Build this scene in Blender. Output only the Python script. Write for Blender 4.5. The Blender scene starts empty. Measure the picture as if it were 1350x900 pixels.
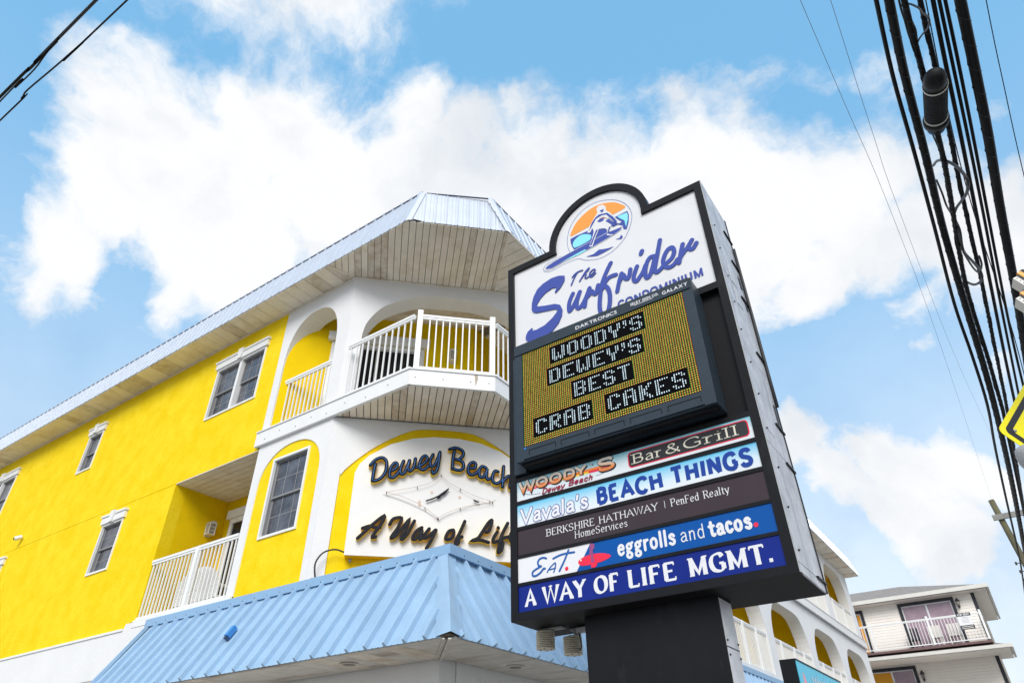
import bpy, bmesh, math, random
from mathutils import Vector, Matrix
from mathutils.geometry import tessellate_polygon
R = math.radians
random.seed(7)
scene = bpy.context.scene
C = scene.collection

# ---------------------------------------------------------------- camera
cam_d = bpy.data.cameras.new('camera')
cam = bpy.data.objects.new('camera', cam_d); C.objects.link(cam)
cam_d.sensor_width = 36.0
cam_d.lens = 868.51 / 1350 * 36.0
cam_d.clip_start = 0.05; cam_d.clip_end = 5000
pit, rol, yaw = R(35.256), R(-0.6945), R(34.4945)
Fv = Vector((-math.sin(yaw)*math.cos(pit), math.cos(yaw)*math.cos(pit), math.sin(pit)))
Rt = Vector((math.cos(yaw), math.sin(yaw), 0)); Up = Rt.cross(Fv)
r2 = math.cos(rol)*Rt + math.sin(rol)*Up; u2 = -math.sin(rol)*Rt + math.cos(rol)*Up
cam.matrix_world = Matrix(((r2.x, u2.x, -Fv.x, 0), (r2.y, u2.y, -Fv.y, 0), (r2.z, u2.z, -Fv.z, 1.6), (0, 0, 0, 1)))
scene.camera = cam

# ---------------------------------------------------------------- world, sun, exposure
SUN_EL, SUN_AZ = 37.0, 152.0     # azimuth clockwise from +Y: sun stands behind the camera, to the right
world = bpy.data.worlds.new('World'); scene.world = world; world.use_nodes = True
wn, wl = world.node_tree.nodes, world.node_tree.links
wn.clear()
def W(t, **k):
    n = wn.new(t)
    for a, b in k.items(): setattr(n, a, b)
    return n
out = W('ShaderNodeOutputWorld')
sky = W('ShaderNodeTexSky', sky_type='NISHITA', sun_disc=False)
sky.sun_elevation = R(SUN_EL); sky.sun_rotation = R(SUN_AZ)
sky.air_density = 1.0; sky.dust_density = 1.2; sky.ozone_density = 1.5; sky.altitude = 0
bg = W('ShaderNodeBackground'); bg.inputs['Strength'].default_value = 0.15
tc = W('ShaderNodeTexCoord')
skym = W('ShaderNodeMix', data_type='RGBA', blend_type='MIX')
skym.inputs[0].default_value = 0.50
skym.inputs[7].default_value = (1.9, 5.0, 8.0, 1)
wl.new(sky.outputs[0], skym.inputs[6]); wl.new(skym.outputs[2], bg.inputs[0])
def math_n(op, a, b=None, c=None, clamp=False):
    n = W('ShaderNodeMath', operation=op); n.use_clamp = clamp
    for i, v in enumerate((a, b, c)):
        if v is None: continue
        if hasattr(v, 'links'): wl.new(v, n.inputs[i])
        else: n.inputs[i].default_value = v
    return n.outputs[0]
BLOBS = [[-0.667, 0.183, 0.722, 0.101], [-0.6, 0.251, 0.76, 0.097], [-0.565, 0.355, 0.745, 0.139], [-0.696, 0.268, 0.666, 0.125], [-0.752, 0.171, 0.636, 0.076], [-0.492, 0.439, 0.752, 0.11], [-0.688, 0.357, 0.632, 0.115], [-0.58, 0.464, 0.669, 0.134], [-0.808, 0.165, 0.565, 0.06], [-0.443, 0.501, 0.744, 0.089], [-0.395, 0.475, 0.786, 0.06], [-0.282, 0.543, 0.791, -0.098], [-0.115, 0.591, 0.798, -0.075], [-0.023, 0.622, 0.783, -0.065], [0.041, 0.653, 0.757, -0.061], [-0.318, 0.636, 0.704, 0.134], [-0.19, 0.678, 0.71, 0.139], [-0.079, 0.726, 0.683, 0.12], [0.003, 0.747, 0.665, 0.095], [0.077, 0.747, 0.66, 0.072], [0.077, 0.794, 0.603, 0.062], [-0.155, 0.758, 0.633, 0.095], [-0.062, 0.805, 0.59, 0.05], [-0.041, 0.932, 0.359, 0.062], [0.027, 0.942, 0.334, 0.066], [-0.119, 0.93, 0.347, 0.056], [0.065, 0.949, 0.308, -0.072], [-0.053, 0.959, 0.279, 0.068], [-0.142, 0.91, 0.39, 0.049], [0.07, 0.872, 0.484, -0.053], [0.206, 0.718, 0.665, -0.053], [0.162, 0.797, 0.582, -0.074], [0.115, 0.894, 0.432, -0.05], [-0.444, 0.579, 0.683, 0.08], [-0.402, 0.521, 0.753, 0.1], [-0.338, 0.546, 0.766, 0.077], [-0.821, 0.223, 0.525, -0.08], [-0.767, 0.314, 0.559, -0.103], [-0.714, 0.389, 0.583, -0.094], [-0.847, 0.171, 0.504, -0.075], [-0.426, 0.408, 0.807, 0.053], [0.014, 0.779, 0.627, 0.075], [0.127, 0.821, 0.557, 0.067], [0.061, 0.85, 0.523, -0.08], [-0.073, 0.945, 0.32, 0.071], [0.054, 0.923, 0.381, -0.075], [-0.027, 0.966, 0.257, 0.074], [-0.305, 0.498, 0.812, -0.096], [0.12, 0.673, 0.73, -0.09]]
# the cloud field goes on round the rest of the sky
for az, el, rr in ((60,35,.30),(95,55,.28),(120,25,.35),(165,60,.30),(190,30,.33),(225,45,.30),(255,22,.25),(20,15,.22),(285,65,.18),(330,80,.14),(150,85,.2),(75,12,.25),(270,8,.2)):
    a, e = R(az), R(el)
    BLOBS.append([math.sin(a)*math.cos(e), math.cos(a)*math.cos(e), math.sin(e), rr])
# warp the look-up direction so that blob outlines break up
nz = W('ShaderNodeTexNoise'); nz.inputs['Scale'].default_value = 3.4; nz.inputs['Detail'].default_value = 9; nz.inputs['Roughness'].default_value = 0.56
wl.new(tc.outputs['Generated'], nz.inputs['Vector'])
sub = W('ShaderNodeVectorMath', operation='SUBTRACT'); wl.new(nz.outputs['Color'], sub.inputs[0]); sub.inputs[1].default_value = (.5, .5, .5)
scl = W('ShaderNodeVectorMath', operation='SCALE'); wl.new(sub.outputs[0], scl.inputs[0]); scl.inputs['Scale'].default_value = 0.20
add = W('ShaderNodeVectorMath', operation='ADD'); wl.new(tc.outputs['Generated'], add.inputs[0]); wl.new(scl.outputs[0], add.inputs[1])
dens = None
for bx, by, bz, br in BLOBS:
    d = W('ShaderNodeVectorMath', operation='DISTANCE'); wl.new(add.outputs[0], d.inputs[0]); d.inputs[1].default_value = (bx, by, bz)
    pk = 1.25 if br > 0 else 0.62
    v = math_n('MULTIPLY_ADD', d.outputs['Value'], -1.0/abs(br), pk)
    dens = v if dens is None else math_n('SMOOTH_MAX', dens, v, 0.25)
n2 = W('ShaderNodeTexNoise'); n2.inputs['Scale'].default_value = 8; n2.inputs['Detail'].default_value = 12; n2.inputs['Roughness'].default_value = 0.62
wl.new(add.outputs[0], n2.inputs['Vector'])
dd = math_n('MULTIPLY_ADD', math_n('SUBTRACT', n2.outputs['Fac'], 0.5), 2.0, dens)
mr = W('ShaderNodeMapRange', interpolation_type='SMOOTHSTEP'); wl.new(dd, mr.inputs[0])
mr.inputs[1].default_value = -0.04; mr.inputs[2].default_value = 0.66
# paler sky and thin veil toward the horizon
sx = W('ShaderNodeSeparateXYZ'); wl.new(tc.outputs['Generated'], sx.inputs[0])
veil = W('ShaderNodeMapRange', interpolation_type='SMOOTHSTEP'); wl.new(sx.outputs['Z'], veil.inputs[0])
veil.inputs[1].default_value = 0.80; veil.inputs[2].default_value = 0.0; veil.inputs[3].default_value = 0.0; veil.inputs[4].default_value = 0.80
fac = math_n('MAXIMUM', mr.outputs[0], veil.outputs[0])
# cloud body: soft grey patches inside white
n3 = W('ShaderNodeTexNoise'); n3.inputs['Scale'].default_value = 4.5; n3.inputs['Detail'].default_value = 7; n3.inputs['Roughness'].default_value = 0.55
wl.new(add.outputs[0], n3.inputs['Vector'])
cr = W('ShaderNodeValToRGB'); wl.new(n3.outputs['Fac'], cr.inputs[0])
cr.color_ramp.elements[0].position = 0.34; cr.color_ramp.elements[0].color = (0.70, 0.74, 0.79, 1)
cr.color_ramp.elements[1].position = 0.56; cr.color_ramp.elements[1].color = (0.90, 0.91, 0.925, 1)
bg2 = W('ShaderNodeBackground'); bg2.inputs['Strength'].default_value = 1.0; wl.new(cr.outputs[0], bg2.inputs[0])
mixs = W('ShaderNodeMixShader'); wl.new(fac, mixs.inputs[0]); wl.new(bg.outputs[0], mixs.inputs[1]); wl.new(bg2.outputs[0], mixs.inputs[2])
wl.new(mixs.outputs[0], out.inputs[0])

sd = bpy.data.lights.new('sun', 'SUN'); sd.energy = 2.4; sd.angle = R(32); sd.color = (1.0, 0.965, 0.91)
sun = bpy.data.objects.new('sun', sd); C.objects.link(sun)
sdir = Vector((math.sin(R(SUN_AZ))*math.cos(R(SUN_EL)), math.cos(R(SUN_AZ))*math.cos(R(SUN_EL)), math.sin(R(SUN_EL))))
sun.rotation_euler = sdir.to_track_quat('Z', 'Y').to_euler()
scene.view_settings.view_transform = 'Standard'; scene.view_settings.look = 'None'
scene.view_settings.exposure = 0.15; scene.view_settings.gamma = 1.0
scene.view_settings.use_curve_mapping = False
scene.render.engine = 'CYCLES'
scene.cycles.max_bounces = 6

# ---------------------------------------------------------------- materials
MATS = {}
def mat(name, col, rough=0.6, metal=0.0, bump=0.0, bscale=60, mottle=0.0, mscale=1.5, streak=0.0, emit=0.0, spec=0.5, col2=None, dirt=None, dirt_lo=0.55, dirt_hi=0.75, dscale=(1.2,1.2,1.2), bdist=0.01):
    m = bpy.data.materials.new(name); m.use_nodes = True; MATS[name] = m
    nt = m.node_tree; N = nt.nodes; Lk = nt.links; b = N['Principled BSDF']
    b.inputs['Base Color'].default_value = (*col, 1); b.inputs['Roughness'].default_value = rough; b.inputs['Metallic'].default_value = metal
    b.inputs['Specular IOR Level'].default_value = spec
    geo = N.new('ShaderNodeNewGeometry'); pos = geo.outputs['Position']
    csock = None
    def noise(sc, det=5, ro=.6, vec=None, scale3=None):
        n = N.new('ShaderNodeTexNoise'); n.inputs['Scale'].default_value = sc; n.inputs['Detail'].default_value = det; n.inputs['Roughness'].default_value = ro
        v = pos
        if scale3:
            mp = N.new('ShaderNodeMapping'); mp.inputs['Scale'].default_value = scale3; Lk.new(pos, mp.inputs[0]); v = mp.outputs[0]
        Lk.new(v, n.inputs['Vector']); return n.outputs['Fac']
    def mixc(f, a, bcol):
        mx = N.new('ShaderNodeMix'); mx.data_type = 'RGBA'
        if hasattr(f, 'links'): Lk.new(f, mx.inputs[0])
        else: mx.inputs[0].default_value = f
        for i, v in ((6, a), (7, bcol)):
            if hasattr(v, 'links'): Lk.new(v, mx.inputs[i])
            else: mx.inputs[i].default_value = (*v, 1)
        return mx.outputs[2]
    cur = col
    if mottle:
        c2 = col2 or tuple(max(0, c*(1-mottle)) for c in col)
        r = N.new('ShaderNodeMapRange'); Lk.new(noise(mscale, 6, .65), r.inputs[0]); r.inputs[1].default_value = .35; r.inputs[2].default_value = .65
        cur = mixc(r.outputs[0], cur, c2)
    if dirt:
        r = N.new('ShaderNodeMapRange'); Lk.new(noise(1.0, 6, .6, scale3=dscale), r.inputs[0]); r.inputs[1].default_value = dirt_lo; r.inputs[2].default_value = dirt_hi
        cur = mixc(r.outputs[0], cur, dirt)
    if hasattr(cur, 'links'): Lk.new(cur, b.inputs['Base Color'])
    if bump:
        bp = N.new('ShaderNodeBump'); bp.inputs['Strength'].default_value = bump; bp.inputs['Distance'].default_value = bdist
        Lk.new(noise(bscale, 4, .6), bp.inputs['Height']); Lk.new(bp.outputs[0], b.inputs['Normal'])
    if emit:
        b.inputs['Emission Color'].default_value = (*col, 1); b.inputs['Emission Strength'].default_value = emit
    return m
yellow = mat('yellow_stucco', (0.86, 0.60, 0.001), .85, bump=.8, bscale=22, mottle=.10, mscale=3.0, col2=(0.93, 0.69, 0.020), spec=.15)
yellow2 = mat('yellow_stucco_porch', (0.86, 0.59, 0.001), .85, bump=.35, bscale=38, mottle=.08, mscale=2, spec=.15)
white = mat('white_stucco', (0.80, 0.80, 0.81), .85, bump=.4, bscale=34, mottle=.05, mscale=1.5, dirt=(.72,.71,.70), dirt_lo=.6, dirt_hi=.95, dscale=(1.5,1.5,.7), spec=.2)
trim = mat('white_trim', (0.82, 0.82, 0.82), .45, mottle=.04, mscale=4, dirt=(.55,.50,.44), dirt_lo=.66, dirt_hi=.82, dscale=(4,4,2))
rail = mat('white_rail_metal', (0.84, 0.84, 0.83), .35)
vinyl = mat('soffit_vinyl', (0.88, 0.81, 0.70), .6, dirt=(.70,.60,.46), dirt_lo=.48, dirt_hi=.72, dscale=(2.2,2.2,2), mottle=.1, mscale=5)
vinyl_dirty = mat('soffit_vinyl_stained', (0.74, 0.67, 0.57), .6, dirt=(.55,.44,.32), dirt_lo=.45, dirt_hi=.7, dscale=(3,3,3), mottle=.15, mscale=6)
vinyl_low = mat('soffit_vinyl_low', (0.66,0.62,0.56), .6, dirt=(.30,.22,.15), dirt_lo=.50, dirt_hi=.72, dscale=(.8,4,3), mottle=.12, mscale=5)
groove = mat('soffit_groove', (0.20, 0.17, 0.14), .9)
bluem = mat('blue_awning_metal', (0.33, 0.50, 0.69), .42, mottle=.12, mscale=2.5, dirt=(.26,.41,.59), dirt_lo=.6, dirt_hi=.85, dscale=(3,3,.6), spec=.5)
bluedk = mat('blue_trim_metal', (0.26, 0.44, 0.66), .42, mottle=.06, mscale=5)
boxblue = mat('blue_box_paint', (0.05, 0.25, 0.62), .5)
roofm = mat('pale_blue_roof_metal', (0.60, 0.65, 0.74), .33, metal=.2, mottle=.08, mscale=3, spec=.6)
roofdk = mat('roof_edge_dark', (0.04, 0.07, 0.16), .5)
glass = mat('window_glass', (0.035, 0.038, 0.05), .08, mottle=.5, mscale=4, col2=(.11,.115,.14), spec=.6)
glassdk = mat('dark_glass', (0.012, 0.014, 0.02), .12, spec=.5)
screen = mat('window_screen', (0.10, 0.105, 0.125), .7)
frame_gray = mat('window_sash', (0.27, 0.27, 0.275), .5)
cab = mat('cabinet_black', (0.010, 0.0105, 0.013), .40, spec=.18, bump=.05, bscale=90, mottle=.2, mscale=6, dirt=(.024,.024,.028), dirt_lo=.6, dirt_hi=.8, dscale=(6,6,2))
cabin = mat('cabinet_inner', (0.008, 0.008, 0.010), .6, spec=.2)
silver = mat('weathered_silver', (0.74, 0.74, 0.78), .5, metal=.3, mottle=.25, mscale=5, dirt=(.36,.36,.42), dirt_lo=.5, dirt_hi=.75, dscale=(5,5,1.5))
sfwhite = mat('sign_face_white', (0.75, 0.75, 0.77), .35, mottle=.03, mscale=2)
sfblue = mat('letter_blue', (0.055, 0.085, 0.36), .4, spec=.25)
led_b = mat('led_bezel', (0.028, 0.044, 0.062), .45, spec=.3, mottle=.15, mscale=8)
led_bk = mat('led_black', (0.004, 0.004, 0.005), .9, spec=.05)
def emat(n, c, s): return mat(n, c, .5, emit=s)
d_red = emat('led_red', (0.50, 0.07, 0.01), .28); d_grn = emat('led_green', (0.07, 0.30, 0.02), .32)
d_yel = emat('led_yellow', (0.78, 0.60, 0.07), .4); d_wht = emat('led_white', (0.62, 0.78, 0.85), .32)
ink_w = mat('ink_white', (0.78, 0.78, 0.81), .4); ink_k = mat('ink_black', (0.012, 0.012, 0.016), .45)
ink_navy = mat('ink_navy', (0.012, 0.055, 0.32), .4, spec=.25); ink_out = mat('ink_outline_blue', (0.03, 0.05, 0.30), .4)
p_brown = mat('panel_plum', (0.050, 0.034, 0.042), .4, spec=.25, mottle=.1, mscale=3)
p_blue = mat('panel_blue', (0.001, 0.085, 0.36), .35, spec=.2); p_navy = mat('panel_navy', (0.005, 0.022, 0.24), .35, spec=.2, mottle=.15, mscale=2)
eatblue = mat('ink_blue', (0.01, 0.10, 0.38), .4); red = mat('ink_red', (0.85, 0.012, 0.06), .4); redd = mat('ink_crimson', (0.42, 0.008, 0.06), .4)
orange = mat('ink_orange', (0.98, 0.33, 0.045), .4); orng2 = mat('ink_orange_stripe', (0.95, 0.22, 0.02), .4); yelk = mat('ink_yellow', (0.98, 0.66, 0.01), .4)
cyan = mat('ink_cyan', (0.26, 0.76, 0.86), .4); plumf = mat('ink_violet', (0.30, 0.06, 0.20), .4)
cream = mat('ink_cream', (0.75, 0.70, 0.58), .4)
def grad_mat(name, z0, z1, stops, rough=.38):
    m = bpy.data.materials.new(name); m.use_nodes = True; N = m.node_tree.nodes; L = m.node_tree.links; b = N['Principled BSDF']
    g = N.new('ShaderNodeNewGeometry'); s = N.new('ShaderNodeSeparateXYZ'); r = N.new('ShaderNodeMapRange'); c = N.new('ShaderNodeValToRGB')
    L.new(g.outputs['Position'], s.inputs[0]); L.new(s.outputs['Z'], r.inputs[0]); r.inputs[1].default_value = z0; r.inputs[2].default_value = z1
    L.new(r.outputs[0], c.inputs[0]); L.new(c.outputs[0], b.inputs['Base Color']); b.inputs['Roughness'].default_value = rough
    e = c.color_ramp.elements
    e[0].position, e[0].color = stops[0][0], (*stops[0][1], 1); e[1].position, e[1].color = stops[-1][0], (*stops[-1][1], 1)
    for p, col in stops[1:-1]:
        n = e.new(p); n.color = (*col, 1)
    return m
p_woody = grad_mat('panel_sky_print', 3.995, 4.19, [(0, (.78,.80,.84)), (.45, (.70,.80,.84)), (1, (.22,.55,.66))])
p_vav = grad_mat('panel_beach_print', 3.745, 3.957, [(0, (.80,.82,.86)), (.40, (.66,.80,.88)), (1, (.10,.52,.80))])
woodfill = grad_mat('woody_letter_print', 4.04, 4.17, [(0, (.55,.10,.02)), (.4, (.90,.30,.08)), (.62, (.80,.55,.38)), (1, (.72,.66,.60))])
sign_steel = mat('galvanised', (0.45, 0.46, 0.47), .45, metal=.5, mottle=.15, mscale=8)
sensor = mat('sensor_plastic', (0.68, 0.63, 0.52), .55, mottle=.1, mscale=20)
cable = mat('cable_black', (0.007, 0.007, 0.009), .5, spec=.25); cable2 = mat('cable_grey', (0.045, 0.045, 0.048), .5, spec=.3)
wire_thin = mat('bare_wire', (0.16, 0.17, 0.19), .5)
wood = mat('pole_wood', (0.15, 0.125, 0.08), .9, bump=.5, bscale=30, mottle=.35, mscale=3, dirt=(.11,.12,.045), dirt_lo=.5, dirt_hi=.8, dscale=(3,3,.4))
woodg = mat('crossarm_wood', (0.30, 0.29, 0.27), .9, bump=.4, bscale=30, mottle=.3, mscale=4)
chan_y = mat('letter_return_yellow', (0.92, 0.60, 0.005), .5, mottle=.2, mscale=12)
chan_f = mat('letter_face_black', (0.008, 0.009, 0.016), .6, spec=.15)
neon_b = mat('neon_tube_blue', (0.03, 0.18, 0.55), .3); neon_w = mat('neon_tube_clear', (0.07, 0.068, 0.065), .4)
neon_d = mat('neon_tube_unlit', (0.55, 0.42, 0.34), .3)
hs_side = mat('house_siding', (0.92, 0.86, 0.79), .6, mottle=.05, mscale=3); hs_dark = mat('house_trim_black', (0.016, 0.018, 0.026), .5)
hs_pink = mat('curtained_glass', (0.42, 0.30, 0.36), .12, mottle=.25, mscale=2.5); hs_org = mat('orange_curtain', (0.75, 0.33, 0.01), .6)
shing = mat('roof_shingle', (0.32, 0.29, 0.27), .95, bump=.6, bscale=18, mottle=.35, mscale=7)
gutterm = mat('gutter_white', (0.72, 0.69, 0.64), .4, mottle=.08, mscale=3)
asphalt = mat('asphalt', (0.05, 0.05, 0.052), .95, bump=.4, bscale=60, mottle=.25, mscale=4)
concrete = mat('concrete', (0.45, 0.44, 0.42), .9, bump=.3, bscale=40, mottle=.2, mscale=3)
soil = mat('ground_sand', (0.30, 0.27, 0.22), .95, mottle=.3, mscale=.6)
fore = mat('bounce_paving', (0.31, 0.29, 0.26), .9, bump=.3, bscale=40, mottle=.2, mscale=3)  # unseen forecourt, tone set for the light it bounces onto the soffits
paint_w = mat('road_paint', (0.72, 0.72, 0.70), .7, mottle=.15, mscale=6)
plast = mat('white_plastic', (0.80, 0.80, 0.80), .4); amber = mat('amber_plastic', (0.95, 0.36, 0.005), .35)
sgn_y = mat('sign_yellow_sheeting', (0.92, 0.80, 0.0), .4); domeg = mat('grey_dome', (0.42, 0.42, 0.43), .4, mottle=.06, mscale=10)
cyanp = mat('panel_cyan', (0.05, 0.55, 0.78), .35); pinkm = mat('ink_pink', (0.85, 0.33, 0.38), .4)
stonem = mat('ledge_brown', (0.33, 0.28, 0.23), .9, mottle=.25, mscale=6)
rust = mat('rust', (0.30, 0.10, 0.02), .8)
# ---------------------------------------------------------------- helpers
def link(o, parent=None):
    C.objects.link(o)
    if parent is not None:
        o.parent = parent
        if parent.type == 'EMPTY': o.matrix_parent_inverse = Matrix.Translation(-parent.location)
    return o
def mesh(name, v, f, m, parent=None, smooth=False, fix=True, bevel=0.0):
    me = bpy.data.meshes.new(name)
    if fix or bevel:
        bm = bmesh.new(); vs = [bm.verts.new(p) for p in v]
        for q in f:
            try: bm.faces.new([vs[i] for i in q])
            except ValueError: pass
        if bevel:
            es = [e for e in bm.edges if len(e.link_faces) == 2 and e.calc_face_angle(0) > .5]
            bmesh.ops.bevel(bm, geom=es, offset=bevel, segments=1, affect='EDGES')
        bmesh.ops.recalc_face_normals(bm, faces=bm.faces)
        bm.to_mesh(me); bm.free()
    else: me.from_pydata(v, [], f)
    if smooth:
        for p in me.polygons: p.use_smooth = True
    me.materials.append(m)
    return link(bpy.data.objects.new(name, me), parent)
def inst(name, src, parent, loc=(0,0,0), rz=0):
    o = bpy.data.objects.new(name, src.data); o.location = loc; o.rotation_euler = (0,0,rz)
    return link(o, parent)
def thing(name, label, cat, loc, group=None):
    o = bpy.data.objects.new(name, None); o.location = loc; o.empty_display_size = .3; C.objects.link(o)
    return tag(o, label, cat, group)
def tag(o, label, cat, group=None):
    o['label'] = label; o['category'] = cat
    if group: o['group'] = group
    return o
def kind(o, k): o['kind'] = k; return o
class Fr:   # a wall frame: u along the wall, v outward, w up
    def __init__(s, o, ang): s.o = Vector(o); s.u = Vector((math.cos(ang), math.sin(ang), 0)); s.n = Vector((math.sin(ang), -math.cos(ang), 0))
    def __call__(s, u, v, z): return tuple(s.o + s.u*u + s.n*v + Vector((0,0,z)))
LEFT = Fr((0, 6.5, 0), 0.0)                      # u = x
DIAG = Fr((-8.23, 6.5, 0), R(45))
class WFr(Fr):
    def __call__(s, u, v, z): return (u, v, z)
WORLD = WFr((0,0,0), 0.0)
BOXF = [(0,1,2,3),(4,7,6,5),(0,4,5,1),(1,5,6,2),(2,6,7,3),(3,7,4,0)]
def boxv(fr, u0,u1,v0,v1,z0,z1):
    return [fr(u0,v0,z0),fr(u1,v0,z0),fr(u1,v1,z0),fr(u0,v1,z0),fr(u0,v0,z1),fr(u1,v0,z1),fr(u1,v1,z1),fr(u0,v1,z1)]
def box(name, fr, u0,u1,v0,v1,z0,z1, m, parent=None, bevel=0.0):
    return mesh(name, boxv(fr,u0,u1,v0,v1,z0,z1), BOXF, m, parent, bevel=bevel)
class MB:
    def __init__(s): s.v=[]; s.f=[]
    def add(s, v, f):
        b=len(s.v); s.v+=list(v); s.f+=[tuple(i+b for i in q) for q in f]; return s
    def box(s, fr, *a): return s.add(boxv(fr,*a), BOXF)
    def build(s, name, m, parent=None, **k): return mesh(name, s.v, s.f, m, parent, **k)
def slab(name, fr, outer, holes, v0, v1, m, parent=None, mb=None, smooth=False):
    """polygon (u,z) with holes, extruded from v0 to v1 outward"""
    loops = [outer]+list(holes)
    pts = [p for l in loops for p in l]
    tris = tessellate_polygon([[Vector((p[0],p[1],0)) for p in l] for l in loops])
    n = len(pts)
    V = [fr(p[0],v0,p[1]) for p in pts]+[fr(p[0],v1,p[1]) for p in pts]
    F = [tuple(t) for t in tris]+[tuple(i+n for i in reversed(t)) for t in tris]
    b = 0
    for l in loops:
        k = len(l)
        for i in range(k):
            j=(i+1)%k; F.append((b+i,b+j,b+j+n,b+i+n))
        b += k
    if mb is not None: mb.add(V,F); return
    return mesh(name, V, F, m, parent, smooth=smooth)
def flat(name, fr, pts, v, m, parent=None):
    tris = tessellate_polygon([[Vector((p[0],p[1],0)) for p in pts]])
    o = mesh(name, [fr(p[0],v,p[1]) for p in pts], [tuple(t) for t in tris], m, parent, fix=False)
    return o
def arch(u0,u1,z0,zs,zt,k=2.5,n=22):
    """opening outline: straight jambs from z0 to zs, then a flattened arch up to zt"""
    c=(u0+u1)/2; a=(u1-u0)/2; P=[(u0,z0)]
    for i in range(n+1):
        t=math.pi-math.pi*i/n; ct,st=math.cos(t),math.sin(t)
        P.append((c+a*math.copysign(abs(ct)**(2/k),ct), zs+(zt-zs)*abs(st)**(2/k)))
    P.append((u1,z0)); return P
def smooth_pts(P, n=4, closed=False):
    if len(P)<3: return P
    out=[]; m=len(P)
    rng = range(m) if closed else range(m-1)
    for i in rng:
        p0=P[(i-1)%m] if (closed or i>0) else P[i]; p1=P[i]; p2=P[(i+1)%m]; p3=P[(i+2)%m] if (closed or i<m-2) else p2
        for j in range(n):
            t=j/n
            out.append(tuple(.5*((2*p1[k])+(-p0[k]+p2[k])*t+(2*p0[k]-5*p1[k]+4*p2[k]-p3[k])*t*t+(-p0[k]+3*p1[k]-3*p2[k]+p3[k])*t**3) for k in range(len(p1))))
    if not closed: out.append(tuple(P[-1]))
    return out
def tubemb(mb, pts, r, n=6, caps=True, rr=None):
    pts=[Vector(p) for p in pts]; k=len(pts); V=[]; prev=None
    for i,p in enumerate(pts):
        d=(pts[min(i+1,k-1)]-pts[max(i-1,0)]).normalized()
        a = prev if prev is not None else (Vector((0,0,1)) if abs(d.z)<.9 else Vector((1,0,0)))
        x=(a-d*a.dot(d)).normalized(); prev=x; y=d.cross(x)
        ra = rr[i] if rr else r
        for j in range(n):
            t=2*math.pi*j/n; V.append(tuple(p+x*ra*math.cos(t)+y*ra*math.sin(t)))
    F=[(i*n+j,i*n+(j+1)%n,(i+1)*n+(j+1)%n,(i+1)*n+j) for i in range(k-1) for j in range(n)]
    if caps: F+= [tuple(range(n)), tuple(range((k-1)*n,k*n))]
    mb.add(V,F)
def tube(name, pts, r, m, parent=None, n=6, rr=None):
    mb=MB(); tubemb(mb,pts,r,n,rr=rr); return mb.build(name,m,parent,smooth=n>4)
def lathe(name, c, prof, m, parent=None, n=20, axis=None):
    """profile (radius, height) about a vertical axis at c, or about axis"""
    c=Vector(c); ax=Vector(axis).normalized() if axis else Vector((0,0,1))
    x=(Vector((1,0,0)) if abs(ax.x)<.8 else Vector((0,1,0))); x=(x-ax*x.dot(ax)).normalized(); y=ax.cross(x)
    V=[tuple(c+ax*h+x*r*math.cos(2*math.pi*j/n)+y*r*math.sin(2*math.pi*j/n)) for r,h in prof for j in range(n)]
    F=[(i*n+j,i*n+(j+1)%n,(i+1)*n+(j+1)%n,(i+1)*n+j) for i in range(len(prof)-1) for j in range(n)]
    F+=[tuple(range(n)),tuple(range((len(prof)-1)*n,len(prof)*n))]
    return mesh(name,V,F,m,parent,smooth=True)
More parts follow.
